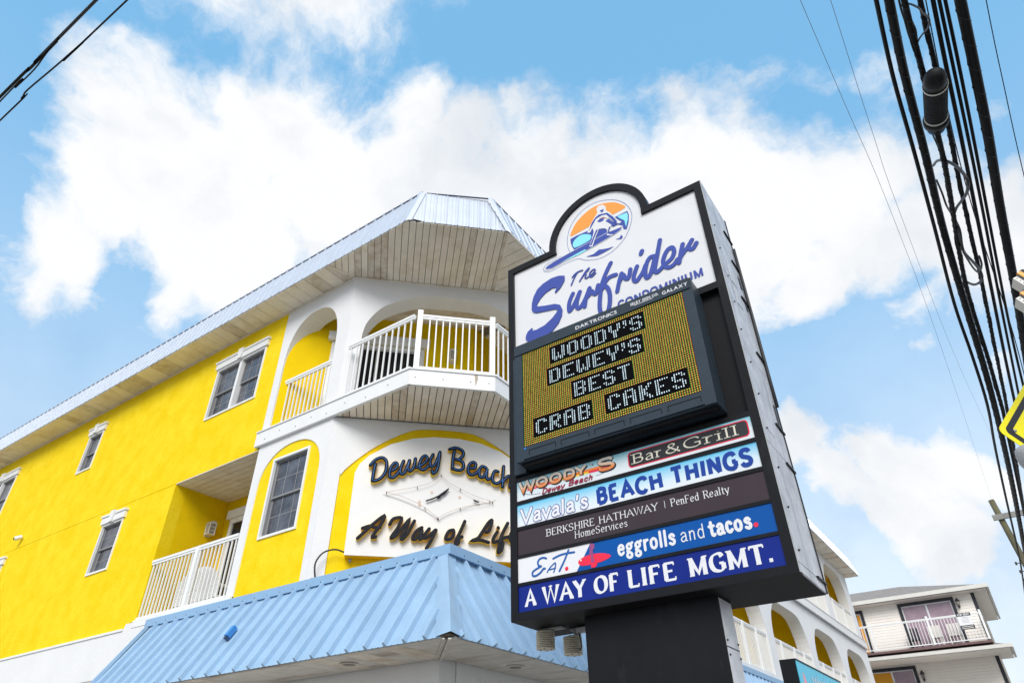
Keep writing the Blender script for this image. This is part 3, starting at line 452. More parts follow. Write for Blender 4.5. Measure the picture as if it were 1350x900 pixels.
DATA = {"S":{"S_outline":[[-2.7192,6.5189],[-2.7187,6.4703],[-2.7267,6.4401],[-2.7798,6.3709],[-2.8498,6.3237],[-2.8547,6.3463],[-2.8247,6.3996],[-2.888,6.4169],[-2.9766,6.3914],[-3.0477,6.3436],[-3.0941,6.2842],[-3.1055,6.2491],[-2.9971,6.2124],[-2.864,6.1772],[-2.8001,6.1344],[-2.7749,6.0579],[-2.7857,5.9795],[-2.8319,5.8986],[-2.9189,5.8235],[-3.028,5.7887],[-3.1731,5.7993],[-3.2341,5.8145],[-3.264,5.8559],[-3.259,5.9047],[-3.2367,5.9465],[-3.1797,5.9799],[-3.17,5.9718],[-3.1833,5.9429],[-3.1196,5.9284],[-3.0091,5.9444],[-2.9099,5.9966],[-2.8469,6.0519],[-2.8312,6.0746],[-2.8679,6.1069],[-2.9762,6.1302],[-3.1111,6.1624],[-3.1541,6.1912],[-3.1717,6.2325],[-3.1662,6.3245],[-3.1405,6.4081],[-3.0863,6.4927],[-3.008,6.538],[-2.8929,6.5647],[-2.7936,6.5537]],"u":[[[-2.6303,6.2157],[-2.6751,6.1348],[-2.6917,6.0648],[-2.6867,6.001],[-2.6471,6.0314],[-2.5947,6.11],[-2.5434,6.2002]],[[-2.5434,6.2002],[-2.5866,6.0933],[-2.5947,6.0175],[-2.5695,5.9855],[-2.527,6.0142],[-2.4682,6.1017],[-2.4234,6.1943]]],"r":[[[-2.4234,6.1943],[-2.4758,6.0796],[-2.5017,5.9746]],[[-2.4823,6.0699],[-2.4336,6.1045],[-2.4007,6.1404],[-2.3826,6.102],[-2.3538,6.083],[-2.3349,6.1279],[-2.3171,6.1839]]],"f":[[[-2.1403,6.4111],[-2.2105,6.3009],[-2.2673,6.1853],[-2.3078,6.0253],[-2.3271,5.8841],[-2.3173,5.7937],[-2.2832,5.754],[-2.2422,5.784],[-2.2071,5.8903],[-2.1965,6.01],[-2.2119,6.0936],[-2.2446,6.1327],[-2.2866,6.1044]],[[-2.2406,6.1721],[-2.191,6.2188],[-2.1399,6.2282],[-2.0987,6.2203]]],"r2":[[[-2.0336,6.207],[-2.0718,6.1139],[-2.1092,5.9941]],[[-2.0734,6.1007],[-2.0199,6.1718],[-2.0055,6.1435],[-1.9968,6.1182],[-1.9691,6.1043],[-1.9461,6.1483],[-1.9301,6.2104]]],"i":[[[-1.8526,6.2125],[-1.9006,6.1113],[-1.908,6.0529],[-1.8805,6.0254],[-1.8352,6.0644],[-1.7943,6.1125],[-1.7601,6.1783]]],"i_dot":[[[-1.7884,6.3538],[-1.7722,6.3869]]],"d":[[[-1.6443,6.2462],[-1.6942,6.256],[-1.7375,6.2085],[-1.7672,6.1263],[-1.7779,6.0491],[-1.7648,6.0125],[-1.7325,6.0261],[-1.6935,6.102],[-1.6384,6.2473]],[[-1.5606,6.4264],[-1.6105,6.2676],[-1.6604,6.1124],[-1.671,6.063],[-1.6536,6.0294],[-1.6121,6.0463],[-1.5807,6.0709]]],"e":[[[-1.5269,6.0975],[-1.4722,6.1303],[-1.4407,6.1895],[-1.4425,6.2464],[-1.4669,6.2669],[-1.5089,6.2477],[-1.5528,6.1804],[-1.5708,6.1138],[-1.5555,6.0551],[-1.5161,6.0264],[-1.4652,6.0378],[-1.42,6.082]]],"r3":[[[-1.3385,6.2451],[-1.3756,6.1404],[-1.4124,6.0303]],[[-1.4121,6.0641],[-1.3528,6.1281],[-1.2956,6.1795],[-1.2385,6.2479]],[[-1.2868,6.1678],[-1.2725,6.1393],[-1.2441,6.1374],[-1.2025,6.186]]],"the":[[[-2.6222,6.4451],[-2.5789,6.478],[-2.5302,6.4887],[-2.4855,6.4822]],[[-2.5522,6.4822],[-2.5946,6.4285],[-2.6428,6.3415]],[[-2.5344,6.3443],[-2.4508,6.4439],[-2.4035,6.4741],[-2.4215,6.4425],[-2.4615,6.429]],[[-2.4972,6.3821],[-2.4648,6.4171],[-2.4473,6.4015],[-2.4646,6.3631],[-2.445,6.3465]],[[-2.445,6.3465],[-2.3814,6.368],[-2.3386,6.3931],[-2.3362,6.4189],[-2.3648,6.4228],[-2.3986,6.3969],[-2.4059,6.3536],[-2.3785,6.3357],[-2.3322,6.363]]],"ring":[[-2.6272,6.833],[-2.6491,6.9327],[-2.6453,7.0644],[-2.6013,7.2061],[-2.5234,7.3145],[-2.4158,7.39],[-2.2873,7.4206],[-2.1652,7.399],[-2.0262,7.3314],[-1.9183,7.2326],[-1.8503,7.1176],[-1.8196,6.995],[-1.8283,6.8985],[-1.876,6.7693],[-1.9446,6.6681],[-2.05,6.5881],[-2.1566,6.5499],[-2.261,6.544],[-2.3634,6.5737],[-2.4542,6.6219],[-2.5337,6.6824],[-2.7047,6.6949],[-2.8685,6.6803],[-2.944,6.6949],[-2.9837,6.7253],[-2.9856,6.7695],[-2.9452,6.8065],[-2.8483,6.8209],[-2.734,6.8253]],"orange":[[-2.6068,7.0726],[-2.5728,7.159],[-2.5162,7.2406],[-2.4224,7.3082],[-2.3058,7.3537],[-2.1942,7.3546],[-2.0761,7.3164],[-1.9862,7.26],[-1.9128,7.1791],[-1.8798,7.1135],[-2.0277,7.0995],[-2.1469,7.0966],[-2.2679,7.0937],[-2.3912,7.0837],[-2.5162,7.0734]],"blue_left":[[-2.6071,7.0309],[-2.5189,7.0376],[-2.3712,7.0302],[-2.3199,7.057],[-2.2949,6.9979],[-2.2529,6.9957],[-2.2182,6.9828],[-2.1409,6.9232],[-2.1355,6.8621],[-2.2894,6.8631],[-2.3502,6.8539],[-2.4358,6.8438],[-2.5654,6.8312],[-2.5913,6.9008],[-2.6053,6.9674]],"cyan_left":[[-2.5776,6.952],[-2.5216,7.0019],[-2.4586,7.015],[-2.399,6.9913],[-2.3387,6.9422],[-2.3501,6.8829],[-2.4341,6.8646],[-2.5628,6.8661]],"blue_right":[[-2.0221,7.044],[-1.8645,7.049],[-1.8535,6.9791],[-1.8682,6.8789],[-1.9048,6.7832],[-1.9395,6.8062],[-1.9438,6.866],[-2.0016,6.9145],[-2.06,6.9124],[-2.0797,6.9459],[-2.1086,7.0069],[-2.1393,7.0548],[-2.103,7.0599],[-2.0517,6.9879],[-1.9993,6.9349],[-1.9536,6.9297]],"cyan_right":[[-1.9934,7.0386],[-1.8728,7.0275],[-1.8642,6.9855],[-1.8755,6.9122],[-1.9089,6.8241],[-1.9136,6.9277],[-1.9589,6.9839]],"board":[[-2.967,6.7527],[-2.9336,6.7787],[-2.8367,6.8002],[-2.6591,6.8213],[-2.473,6.8355],[-2.2907,6.8494],[-2.1238,6.8626],[-1.9516,6.849],[-1.9785,6.8145],[-2.0617,6.7911],[-2.1917,6.7721],[-2.3474,6.7519],[-2.5173,6.7376],[-2.6896,6.7368],[-2.8666,6.7151],[-2.9554,6.7251]],"board_hl":[[-2.7582,6.7372],[-2.6141,6.7539],[-2.4907,6.766],[-2.4299,6.7686],[-2.4138,6.7455],[-2.5178,6.7307],[-2.6398,6.739]],"body":[[-2.2242,7.2341],[-2.2344,7.2942],[-2.2086,7.3325],[-2.1484,7.3214],[-2.1117,7.2647],[-2.1142,7.2051],[-2.0603,7.1268],[-2.0149,7.0028],[-1.9482,6.9265],[-1.9787,6.9126],[-2.0407,6.9814],[-2.1005,7.0837],[-2.0974,7.0566],[-2.1561,7.1247],[-2.2159,7.1304],[-2.1469,7.0966],[-2.0687,6.9394],[-2.0937,6.9249],[-2.1286,6.8725],[-2.0711,6.8107],[-2.0795,6.787],[-2.145,6.8272],[-2.1257,6.8999],[-2.1621,6.9473],[-2.2308,6.9755],[-2.2894,6.8631],[-2.3348,6.7592],[-2.3747,6.7812],[-2.3388,6.8475],[-2.2975,6.9699],[-2.3097,7.0361],[-2.3449,6.9824],[-2.3799,6.9996],[-2.3419,7.0849],[-2.2721,7.1793]],"body_dark":[[[-2.1944,7.2512],[-2.1381,7.2427],[-2.1539,7.2065],[-2.1701,7.2012]],[[-2.2096,7.1948],[-2.1043,7.1612],[-2.0434,7.0643],[-1.997,6.9554],[-2.0211,6.9478],[-2.0693,7.0427],[-2.1186,7.1396],[-2.1767,7.1597],[-2.2506,7.1482],[-2.3199,7.057],[-2.361,7.0065],[-2.3148,7.114],[-2.2606,7.1723]],[[-2.2429,7.1014],[-2.2047,7.1207],[-2.1459,7.1065],[-2.1618,7.0682],[-2.2099,7.0669]],[[-2.14,7.0478],[-2.0919,7.0532],[-2.0532,6.9741],[-2.0016,6.9145],[-2.06,6.9124],[-2.0783,6.9596]],[[-2.2663,6.9813],[-2.2429,6.9751],[-2.3008,6.8695],[-2.3449,6.7791],[-2.3618,6.7913],[-2.3179,6.8792]],[[-2.104,6.9382],[-2.0879,6.9244],[-2.1168,6.873],[-2.0649,6.8143],[-2.0835,6.8035],[-2.137,6.8485]]],"wave":[[[-2.4273,6.6566],[-2.3333,6.6453],[-2.2598,6.6755],[-2.2038,6.6518],[-2.1477,6.635],[-2.0799,6.6254],[-2.1274,6.6099],[-2.2091,6.599],[-2.291,6.5947],[-2.3705,6.6262]],[[-2.0528,6.7152],[-2.0023,6.7077],[-1.9755,6.7418],[-1.9606,6.7051],[-1.9772,6.6795],[-2.0152,6.694]]],"stripe_red":[[-3.289,4.0924],[-2.7489,4.104],[-2.376,4.1016],[-2.37,4.0739],[-2.7502,4.0866],[-3.2842,4.0775]],"stripe_or":[[-3.2987,4.1177],[-3.0423,4.1259],[-2.41,4.124],[-2.3985,4.1034],[-3.0236,4.0986],[-3.2889,4.0969]],"stripe_yel":[[-3.0133,4.105],[-2.885,4.0991],[-2.6162,4.1001],[-2.6083,4.0831],[-2.8859,4.0859],[-3.0144,4.0845]],"swoosh":[[[-3.3565,4.1136],[-3.3211,4.0593],[-3.229,4.0279],[-3.1377,4.021]],[[-2.5379,4.0384],[-2.4357,4.0524],[-2.3698,4.0756]]],"E":[[[-3.1018,3.4013],[-3.1325,3.4133],[-3.1708,3.4084],[-3.1909,3.3843],[-3.1826,3.3512],[-3.1592,3.3431],[-3.2073,3.328],[-3.2482,3.3076],[-3.2473,3.2761],[-3.2142,3.2705],[-3.1662,3.2896],[-3.1368,3.3156],[-3.118,3.3162]]],"a":[[[-3.0981,3.2802],[-3.0666,3.315],[-3.0139,3.3461],[-3.0107,3.3206],[-3.0302,3.2685]],[[-3.0787,3.2977],[-3.01,3.3012]]],"t":[[[-3.0303,3.3866],[-2.9597,3.4034],[-2.8861,3.4069],[-2.8138,3.4026]],[[-2.8707,3.4314],[-2.9122,3.3572],[-2.9724,3.2692]]],"sboard":[[-2.78,3.3177],[-2.7472,3.3385],[-2.6756,3.3519],[-2.5886,3.3508],[-2.5212,3.3381],[-2.4765,3.3185],[-2.4671,3.304],[-2.4921,3.2915],[-2.5443,3.2787],[-2.6222,3.2703],[-2.7003,3.2693],[-2.7523,3.2763],[-2.7773,3.2944]],"sfig":[[-2.6546,3.4403],[-2.6365,3.4461],[-2.614,3.4323],[-2.6142,3.4016],[-2.6331,3.386],[-2.632,3.3514],[-2.6289,3.2903],[-2.6422,3.2403],[-2.6593,3.2418],[-2.6594,3.2883],[-2.6541,3.3479],[-2.668,3.3581],[-2.6616,3.3914],[-2.661,3.4183]],"slegs":[[-2.6598,3.2846],[-2.6003,3.2739],[-2.6049,3.2523],[-2.6207,3.2402],[-2.6593,3.2418]],"sdot":[[-2.7539,3.3221]]},"N":{"D":[[[0.816,6.196],[0.804,6.041],[0.8,5.908]],[[0.739,6.17],[0.808,6.269],[0.907,6.318],[0.979,6.271],[1.0,6.157],[0.975,6.032],[0.9,5.935],[0.81,5.903]]],"e1":[[[1.091,6.101],[1.153,6.147],[1.166,6.221],[1.126,6.239],[1.076,6.163],[1.057,6.058],[1.073,5.987],[1.13,5.985],[1.19,6.057],[1.223,6.111]]],"w":[[[1.266,6.281],[1.229,6.153],[1.237,6.06],[1.285,6.063],[1.332,6.181],[1.361,6.299]],[[1.362,6.288],[1.344,6.161],[1.386,6.111],[1.438,6.188],[1.455,6.337]]],"e2":[[[1.477,6.18],[1.579,6.24],[1.65,6.341],[1.617,6.402],[1.561,6.356],[1.53,6.247],[1.545,6.164],[1.614,6.154],[1.677,6.226]]],"y":[[[1.743,6.433],[1.7,6.323],[1.716,6.218],[1.782,6.255],[1.825,6.375],[1.854,6.485]],[[1.855,6.474],[1.84,6.28],[1.817,6.152],[1.762,6.096],[1.74,6.146]]],"B":[[[2.095,6.536],[2.077,6.382],[2.073,6.201]],[[2.014,6.551],[2.113,6.585],[2.224,6.545],[2.247,6.46],[2.18,6.379],[2.111,6.374]],[[2.141,6.376],[2.231,6.34],[2.26,6.256],[2.207,6.183],[2.089,6.196]]],"e3":[[[2.364,6.232],[2.443,6.237],[2.461,6.313],[2.411,6.342],[2.352,6.284],[2.336,6.177],[2.377,6.117],[2.455,6.132],[2.513,6.2]]],"a":[[[2.642,6.251],[2.572,6.278],[2.523,6.2],[2.535,6.096],[2.594,6.089],[2.643,6.187],[2.658,6.252],[2.644,6.124],[2.664,6.052],[2.723,6.077]]],"c":[[[2.842,6.201],[2.792,6.208],[2.753,6.132],[2.754,6.027],[2.813,5.989],[2.883,6.025],[2.922,6.08]]],"h":[[[2.939,6.304],[2.922,6.101],[2.918,5.933]],[[2.922,6.017],[2.993,6.116],[3.043,6.13],[3.052,6.046],[3.041,5.941],[3.091,5.913],[3.141,5.948]]]},"M":{"A":[[[0.681,4.97],[0.747,5.04],[0.862,5.172],[1.043,5.339],[1.01,5.199],[0.899,5.009],[0.946,5.002]],[[0.737,5.126],[0.844,5.167],[0.922,5.146],[0.996,5.15]]],"W":[[[1.142,5.206],[1.19,5.298],[1.313,5.318],[1.277,5.174],[1.196,5.034],[1.19,4.995],[1.252,5.037],[1.353,5.178],[1.43,5.291],[1.394,5.141],[1.338,5.022],[1.351,4.984],[1.42,5.064],[1.477,5.185],[1.517,5.282]]],"a":[[[1.64,5.183],[1.567,5.13],[1.516,5.04],[1.52,4.992],[1.575,5.014],[1.643,5.134],[1.631,5.036],[1.624,4.997],[1.669,5.028]]],"y":[[[1.756,5.17],[1.695,5.078],[1.693,5.02],[1.745,5.042],[1.853,5.155]],[[1.863,5.155],[1.796,4.986],[1.733,4.868]]],"o":[[[2.133,5.17],[2.066,5.146],[2.022,5.056],[2.034,5.014],[2.101,5.03],[2.142,5.111],[2.133,5.17]]],"f":[[[2.31,5.319],[2.242,5.145],[2.184,5.015],[2.175,4.947],[2.219,4.968],[2.226,5.037],[2.273,5.068]]],"L":[[[2.653,5.157],[2.702,5.189],[2.747,5.352],[2.691,5.319],[2.594,5.163],[2.527,5.061],[2.44,5.018],[2.557,5.033],[2.694,5.001]]],"i":[[[2.831,5.176],[2.773,5.073],[2.773,5.005],[2.842,5.028]]],"dot":[[[2.847,5.247],[2.851,5.237]]],"f2":[[[3.002,5.326],[2.911,5.14],[2.862,4.96],[2.848,4.853],[2.901,4.894],[2.921,5.002],[2.881,5.059],[3.01,5.105]]],"e":[[[3.03,5.086],[3.13,5.151],[3.161,5.213],[3.111,5.23],[3.05,5.147],[3.049,5.038],[3.129,5.042],[3.21,5.125]]]},"T":{"diamond_neon":[[[1.899,6.096],[1.742,5.955],[1.524,5.867],[1.247,5.792],[1.039,5.743]],[[1.039,5.743],[1.278,5.689],[1.497,5.606],[1.67,5.521],[1.781,5.44],[1.876,5.367]],[[1.899,6.096],[2.015,5.981],[2.224,5.87],[2.462,5.766],[2.716,5.695]],[[1.892,5.36],[2.009,5.445],[2.235,5.546],[2.466,5.615],[2.763,5.677]]],"diamond_edge":[[[0.99,5.714],[1.238,5.649],[1.472,5.567],[1.676,5.476],[1.818,5.397],[1.9,5.342]],[[1.9,5.342],[2.015,5.424],[2.241,5.532],[2.472,5.623],[2.707,5.681],[2.818,5.737]]],"gull":[[1.67,5.644],[1.782,5.691],[1.872,5.741],[1.939,5.799],[2.029,5.875],[2.04,5.863],[1.979,5.777],[1.919,5.737],[1.905,5.707],[1.863,5.688],[1.843,5.703],[1.784,5.67],[1.679,5.629]],"gull_small":[[2.442,5.704],[2.489,5.69],[2.541,5.672],[2.537,5.659],[2.482,5.669],[2.447,5.688]],"rings":[[1.762,5.804],[2.22,5.749],[1.573,5.633],[1.58,5.579]]}}
# ================================================================ ground and road
def quad(name, x0,x1,y0,y1,z,m):
    return kind(mesh(name,[(x0,y0,z),(x1,y0,z),(x1,y1,z),(x0,y1,z)],[(0,1,2,3)],m,fix=False),'structure')
quad('ground',-1500,1500,-1500,1500,-.012,soil)
kind(mesh('forecourt',[(-40,-6,-.006),(.2,-6,-.006),(.2,60,-.006),(-40,60,-.006)],[(0,1,2,3)],fore,fix=False),'structure')
quad('road',3.0,15.0,-400,400,-.004,asphalt)
kind(box('pavement',WORLD,.2,2.8,-200,200,-.01,.11,concrete),'structure')
kind(box('kerb',WORLD,2.8,2.98,-200,200,-.01,.125,concrete),'structure')
kind(box('parking_lot',WORLD,-40,.2,-60,-6.01,-.01,.004,asphalt),'structure')
quad('lane_marking',8.9,9.02,-200,200,.002,paint_w)
for o in [x for x in C.objects if x.type=='MESH' and x.name in('ground','parking_lot')]: pass

# ================================================================ the yellow building
B = thing('apartment_building','three storey yellow stucco building with white arches, balconies and pale blue metal mansard roof','building',(-12,9,0))
RIGHT = Fr((-5.543,9.187,0), R(89.2803))
RL = 25.7

def window(fr, u0,u1,z0,z1, v=0.0, double=False, header=.2, key=True, parent=B, grid=True, screenside=True):
    """hung window in an opening: trim, sashes, panes, muntins"""
    w=.036
    mb=MB()
    for a in ((u0-w,u0+.006,z0-w,z1+w),(u1-.006,u1+w,z0-w,z1+w),(u0+.006,u1-.006,z1-.006,z1+w),(u0+.006,u1-.006,z0-w,z0+.006)): mb.box(fr,a[0],a[1],v-.028,v+.022,a[2],a[3])
    if double: c=(u0+u1)/2; mb.box(fr,c-.04,c+.04,v-.12,v+.016,z0,z1)
    f=mb.build('window',trim,parent)
    jm=MB()
    for a in ((u0-.01,u0+.012,z0-.01,z1+.01),(u1-.012,u1+.01,z0-.01,z1+.01),(u0+.012,u1-.012,z1-.012,z1+.01),(u0+.012,u1-.012,z0-.01,z0+.012)): jm.box(fr,a[0],a[1],v-.13,v-.029,a[2],a[3])
    jm.build('jamb',frame_gray,f)
    if header:
        hb=MB(); hb.box(fr,u0-w-.05,u1+w+.05,v-.05,v+.055,z1+w+.003,z1+w+header-.05); hb.box(fr,u0-w-.075,u1+w+.075,v-.05,v+.075,z1+w+header-.047,z1+w+header)
        hb.build('header',trim,f)
        if key: c=(u0+u1)/2; slab('keystone',fr,[(c-.055,z1+w-.02),(c+.055,z1+w-.02),(c+.085,z1+w+header+.035),(c-.085,z1+w+header+.035)],[],v-.04,v+.10,trim,f)
    units=[(u0,(u0+u1)/2-.045),((u0+u1)/2+.045,u1)] if double else [(u0,u1)]
    for a,b in units:
        m_=(z0+z1)/2
        for k,(zz0,zz1,vv) in enumerate(((z0,m_+.02,v-.085),(m_-.02,z1,v-.055))):
            sb=MB(); t=.035
            for q in ((a+.013,a+t+.008,zz0,zz1),(b-t-.008,b-.013,zz0,zz1),(a+t+.008,b-t-.008,zz0+.013,zz0+t+.006),(a+t+.008,b-t-.008,zz1-t,zz1-.013)): sb.box(fr,q[0],q[1],vv-.025,vv,q[2],q[3])
            sb.build('sash',frame_gray,f)
            box('pane',fr,a+t-.005,b-t+.005,vv-.018,vv-.012,zz0+t-.005,zz1-t+.005,glass,f)
            if grid:
                gb=MB(); 
                for i in (1,2): x=a+(b-a)*i/3; gb.box(fr,x-.006,x+.006,vv-.0115,vv-.007,zz0+t,zz1-t)
                zc=(zz0+zz1)/2; gb.box(fr,a+t,b-t,vv-.0115,vv-.0075,zc-.006,zc+.006)
                gb.build('muntin',frame_gray,f)
    return f

# ---- left facade: yellow wall
W1=(-23.75,-22.0,8.42,9.62); W2=(-17.90,-17.26,8.62,9.62); W3=(-12.42,-10.80,8.42,9.62); W4=(-15.37,-14.60,5.68,6.70)
def rect(u0,u1,z0,z1): return [(u0,z0),(u1,z0),(u1,z1),(u0,z1)]
slab('wall',LEFT,[(-34,4.31),(-13.03,4.31),(-13.03,4.425),(-12.83,4.425),(-12.83,7.075),(-10.25,7.075),(-10.25,10.33),(-34,10.33)],
     [rect(*W1),rect(*W2),rect(*W3),rect(*W4),rect(-29.2,-28.4,5.68,6.70),rect(-20.9,-20.2,5.68,6.7)],-.25,0,yellow,B)
window(LEFT,*W1,double=True); window(LEFT,*W2); window(LEFT,*W3,double=True); window(LEFT,*W4)
window(LEFT,-29.2,-28.4,5.68,6.70); window(LEFT,-20.9,-20.2,5.68,6.7)
# stucco joint and plinth band
slab('band',LEFT,[(-34,3.53),(-12.2,3.53),(-12.2,4.40),(-13.06,4.40),(-13.10,4.29),(-34,4.29)],[],-.22,.03,white,B)
box('ledge',LEFT,-34,-13.1,.0,.05,4.285,4.325,trim,B)
box('soffit_board',LEFT,-34,-12.25,-2.5,.02,3.50,3.528,vinyl_low,B)
box('wall',LEFT,-34,-12.25,-2.7,-2.5,0,3.5,white,B)
box('control_joint',LEFT,-34,-12.84,.0,.006,7.068,7.076,yellow,B)
for u in (-20.0,-27.0): box('control_joint',LEFT,u,u+.008,.0005,.006,4.33,10.29,yellow,B)
# ---- second floor recess
box('wall',LEFT,-12.98,-12.83,-1.25,-.251,4.3,7.2,yellow2,B)
box('wall',LEFT,-12.83,-10.0,-1.40,-1.252,4.3,7.2,yellow2,B)
box('wall',LEFT,-10.16,-10.0,-1.25,-.12,4.3,7.2,yellow2,B)
box('floor',LEFT,-12.83,-10.0,-1.251,.04,4.30,4.425,trim,B)
rc=box('soffit',LEFT,-12.83,-10.2,-1.25,-.252,7.08,7.13,groove,B)
planks([(-12.83,6.5),(-10.2,6.5),(-10.2,7.75),(-12.83,7.75)],0,.155,7.057,vinyl,rc)
# balcony door in the recess
db=MB()
for a in ((-12.52,-12.42,4.43,6.60),(-10.75,-10.65,4.43,6.60),(-12.42,-10.75,6.5,6.6)): db.box(LEFT,a[0],a[1],-1.25,-1.19,a[2],a[3])
dr=db.build('door',trim,B); box('header',LEFT,-12.6,-10.57,-1.25,-1.14,6.603,6.78,trim,dr)
box('pane',LEFT,-12.42,-10.75,-1.245,-1.225,4.43,6.5,glassdk,dr)

# ---- white corner, left face
la=arch(-10.0,-8.39,3.3,6.25,6.95,2.2)
slab('wall',LEFT,[(-10.2,3.05),(-8.23,3.05),(-8.23,7.14),(-10.2,7.14)],[la],-.10,0,white,B)
AW=(-9.64,-8.75,5.31,6.70)
slab('wall',LEFT,[(-10.18,3.06),(-8.25,3.06),(-8.25,7.13),(-10.18,7.13)],[rect(*AW)],-.28,-.020,yellow,B)
window(LEFT,*AW,v=-.018,header=0,key=False)
ua=arch(-10.05,-8.53,7.41,8.85,9.95,2.3)
slab('wall',LEFT,[(-10.25,7.41)]+[(-10.25,10.33),(-8.23,10.33),(-8.23,7.41)]+[p for p in ua[::-1]],[],-.42,0,white,B)
# ---- diagonal corner face
def mir(P,c): return P+[(2*c-a,b) for a,b in P[::-1]]
d2=smooth_pts(mir([(.25,3.3),(.25,5.9),(.27,6.08),(.38,6.25),(.68,6.55),(1.02,6.80),(1.36,6.98),(1.66,7.03)],1.93),3)
d3=smooth_pts(mir([(.28,7.43),(.277,8.75),(.285,8.98),(.36,9.27),(.62,9.64),(1.07,9.90),(1.48,10.01)],1.93),3)
DL=3.8
slab('wall',DIAG,[(0.002,3.05),(DL,3.05),(DL,7.14),(0.002,7.14)],[d2],-.12,0,white,B)
slab('wall',DIAG,[(0.05,3.06),(DL-.05,3.06),(DL-.05,7.13),(0.05,7.13)],[],-.35,-.022,yellow,B)
slab('wall',DIAG,[(0.002,7.41),(.002,10.33),(DL,10.33),(DL,7.41)]+d3[::-1],[],-.42,0,white,B)
# ---- right facade
AR=[(-1,-1)]
spans=[(2.4,6.35),(7.15,11.05),(11.7,15.62),(16.35,20.15),(21.0,24.85)]
def rarch(u0,u1,zb,zs,zt):
    c=(u0+u1)/2; L=[(u0,zb),(u0,zs-.1),(u0+.03,zs+.25*(zt-zs)),(u0+.22,zs+.60*(zt-zs)),(u0+.60,zs+.90*(zt-zs)),(u0+1.0,zt-.02),(c-.6,zt)]
    return smooth_pts(mir(L,c),3)
h2=[rarch(a,b,4.45,5.45,6.66) for a,b in spans]; h3=[rarch(a,b,7.48,8.7,10.02) for a,b in spans]
slab('wall',RIGHT,rect(.002,RL,3.05,7.14),h2,-.40,0,white,B)
slab('wall',RIGHT,rect(.002,RL,7.16,10.33),h3,-.40,0,white,B)
box('wall',RIGHT,RL-.25,RL-.003,-9,-.401,0,10.33,white,B)
box('wall',WORLD,-7.55,-7.34,9.2,34.6,4.3,10.33,yellow2,B)
box('wall',RIGHT,RL-.30,RL-.252,-2.2,-.402,4.4,10.3,yellow2,B)
# porch partitions seen through the arches
for u in (6.75,11.37,16.0,20.57): box('wall',RIGHT,u-.08,u+.08,-1.9,-.41,4.45,10.3,yellow2,B)
box('floor',WORLD,-7.34,-5.7,9.6,34.6,7.16,7.44,vinyl,B)
box('floor',WORLD,-7.34,-5.7,9.6,34.6,4.20,4.44,trim,B)
box('ceiling',WORLD,-7.34,-5.7,9.6,34.6,10.26,10.30,vinyl,B)
# ground floor walls under the awning
box('wall',LEFT,-12.24,-5.56,-.3,-.002,0,3.05,white,B)
box('wall',WORLD,-5.86,-5.545,6.81,9.1,0,3.05,white,B)
box('wall',RIGHT,-.1,RL-.3,-.3,-.01,0,3.05,white,B)
for u0 in (-11.6,-9.4,-7.6):
    window(LEFT,u0,u0+1.2,.9,2.4,v=0.01,header=0,key=False,grid=False)
# back of the building so that no sky shows through it
box('wall',WORLD,-34,-7.56,11.0,11.2,0,10.32,white,B)
box('wall',WORLD,-34,-33.8,6.76,11.0,3.53,10.32,yellow,B)
box('core',WORLD,-30,-10.6,7.95,10.9,0,10.2,cabin,B)

# ---- third floor band, balcony slab
band=[(-10.29,6.435),(-6.445,6.435),(-5.445,7.435),(-5.42,9.3)]
for i,(a,b) in enumerate(((( -10.29),(-6.45)),)):
    box('fascia',LEFT,-10.29,-6.44,.0,.065,7.125,7.405,trim,B)
DF=Fr((-6.44,6.435,0),R(45)); dfl=math.hypot(1.0,1.0)
box('fascia',DF,.004,dfl-.02,-.05,.0,7.125,7.405,trim,B)
RF=Fr((-5.445,7.43,0),R(89.28))
box('fascia',RF,.0,27.4,-.05,.0,7.125,7.405,trim,B)
polyslab('balcony_floor',[(-10.2,6.44),(-6.46,6.46),(-5.50,7.42),(-5.50,9.5),(-7.35,9.5),(-9.6,7.4)],7.22,7.40,trim,B)
lip=MB(); lip.box(LEFT,-10.29,-6.42,.0,.085,7.406,7.43); lip.box(DF,.0,dfl,-.05,.02,7.407,7.431); lip.box(RF,.0,27.4,-.05,.02,7.406,7.43)
lip.build('drip_edge',trim,B)
sf=polyslab('soffit',[(-8.15,6.48),(-6.47,6.48),(-5.50,7.45),(-5.50,9.15)],7.165,7.18,groove,B)
planks([(-8.21,6.475),(-6.46,6.475),(-5.49,7.445),(-5.49,9.2)],R(135),.118,7.14,vinyl,sf,gap=.014,mats=vinyl_dirty)
# screws along the fascia
def screws(name, pts, r, m, parent):
    mb=MB()
    for p in pts: mb.add([tuple(Vector(p)+Vector(q)*r) for q in ((1,0,0),(0,1,0),(-1,0,0),(0,-1,0),(0,0,1),(0,0,-1))],[(0,1,4),(1,2,4),(2,3,4),(3,0,4),(1,0,5),(2,1,5),(3,2,5),(0,3,5)])
    return kind(mb.build(name,m,parent),'stuff')
screws('screws',[LEFT(u,.067,7.24+.03*((i%2)*2-1)) for i,u in enumerate([-10.0,-9.6,-9.15,-8.75,-8.35,-7.9,-7.4,-6.9])]+[DF(u,.002,7.26) for u in (.1,.55,1.0,1.3)],.012,ink_k,B)
mesh('rust_patch',[DF(a,.0025,b) for a,b in ((1.06,7.40),(1.11,7.41),(1.12,7.33),(1.10,7.26),(1.08,7.18),(1.07,7.28))],[(0,1,2,3,4,5)],mat('rust_streak',(.45,.38,.30),.8),B,fix=False)

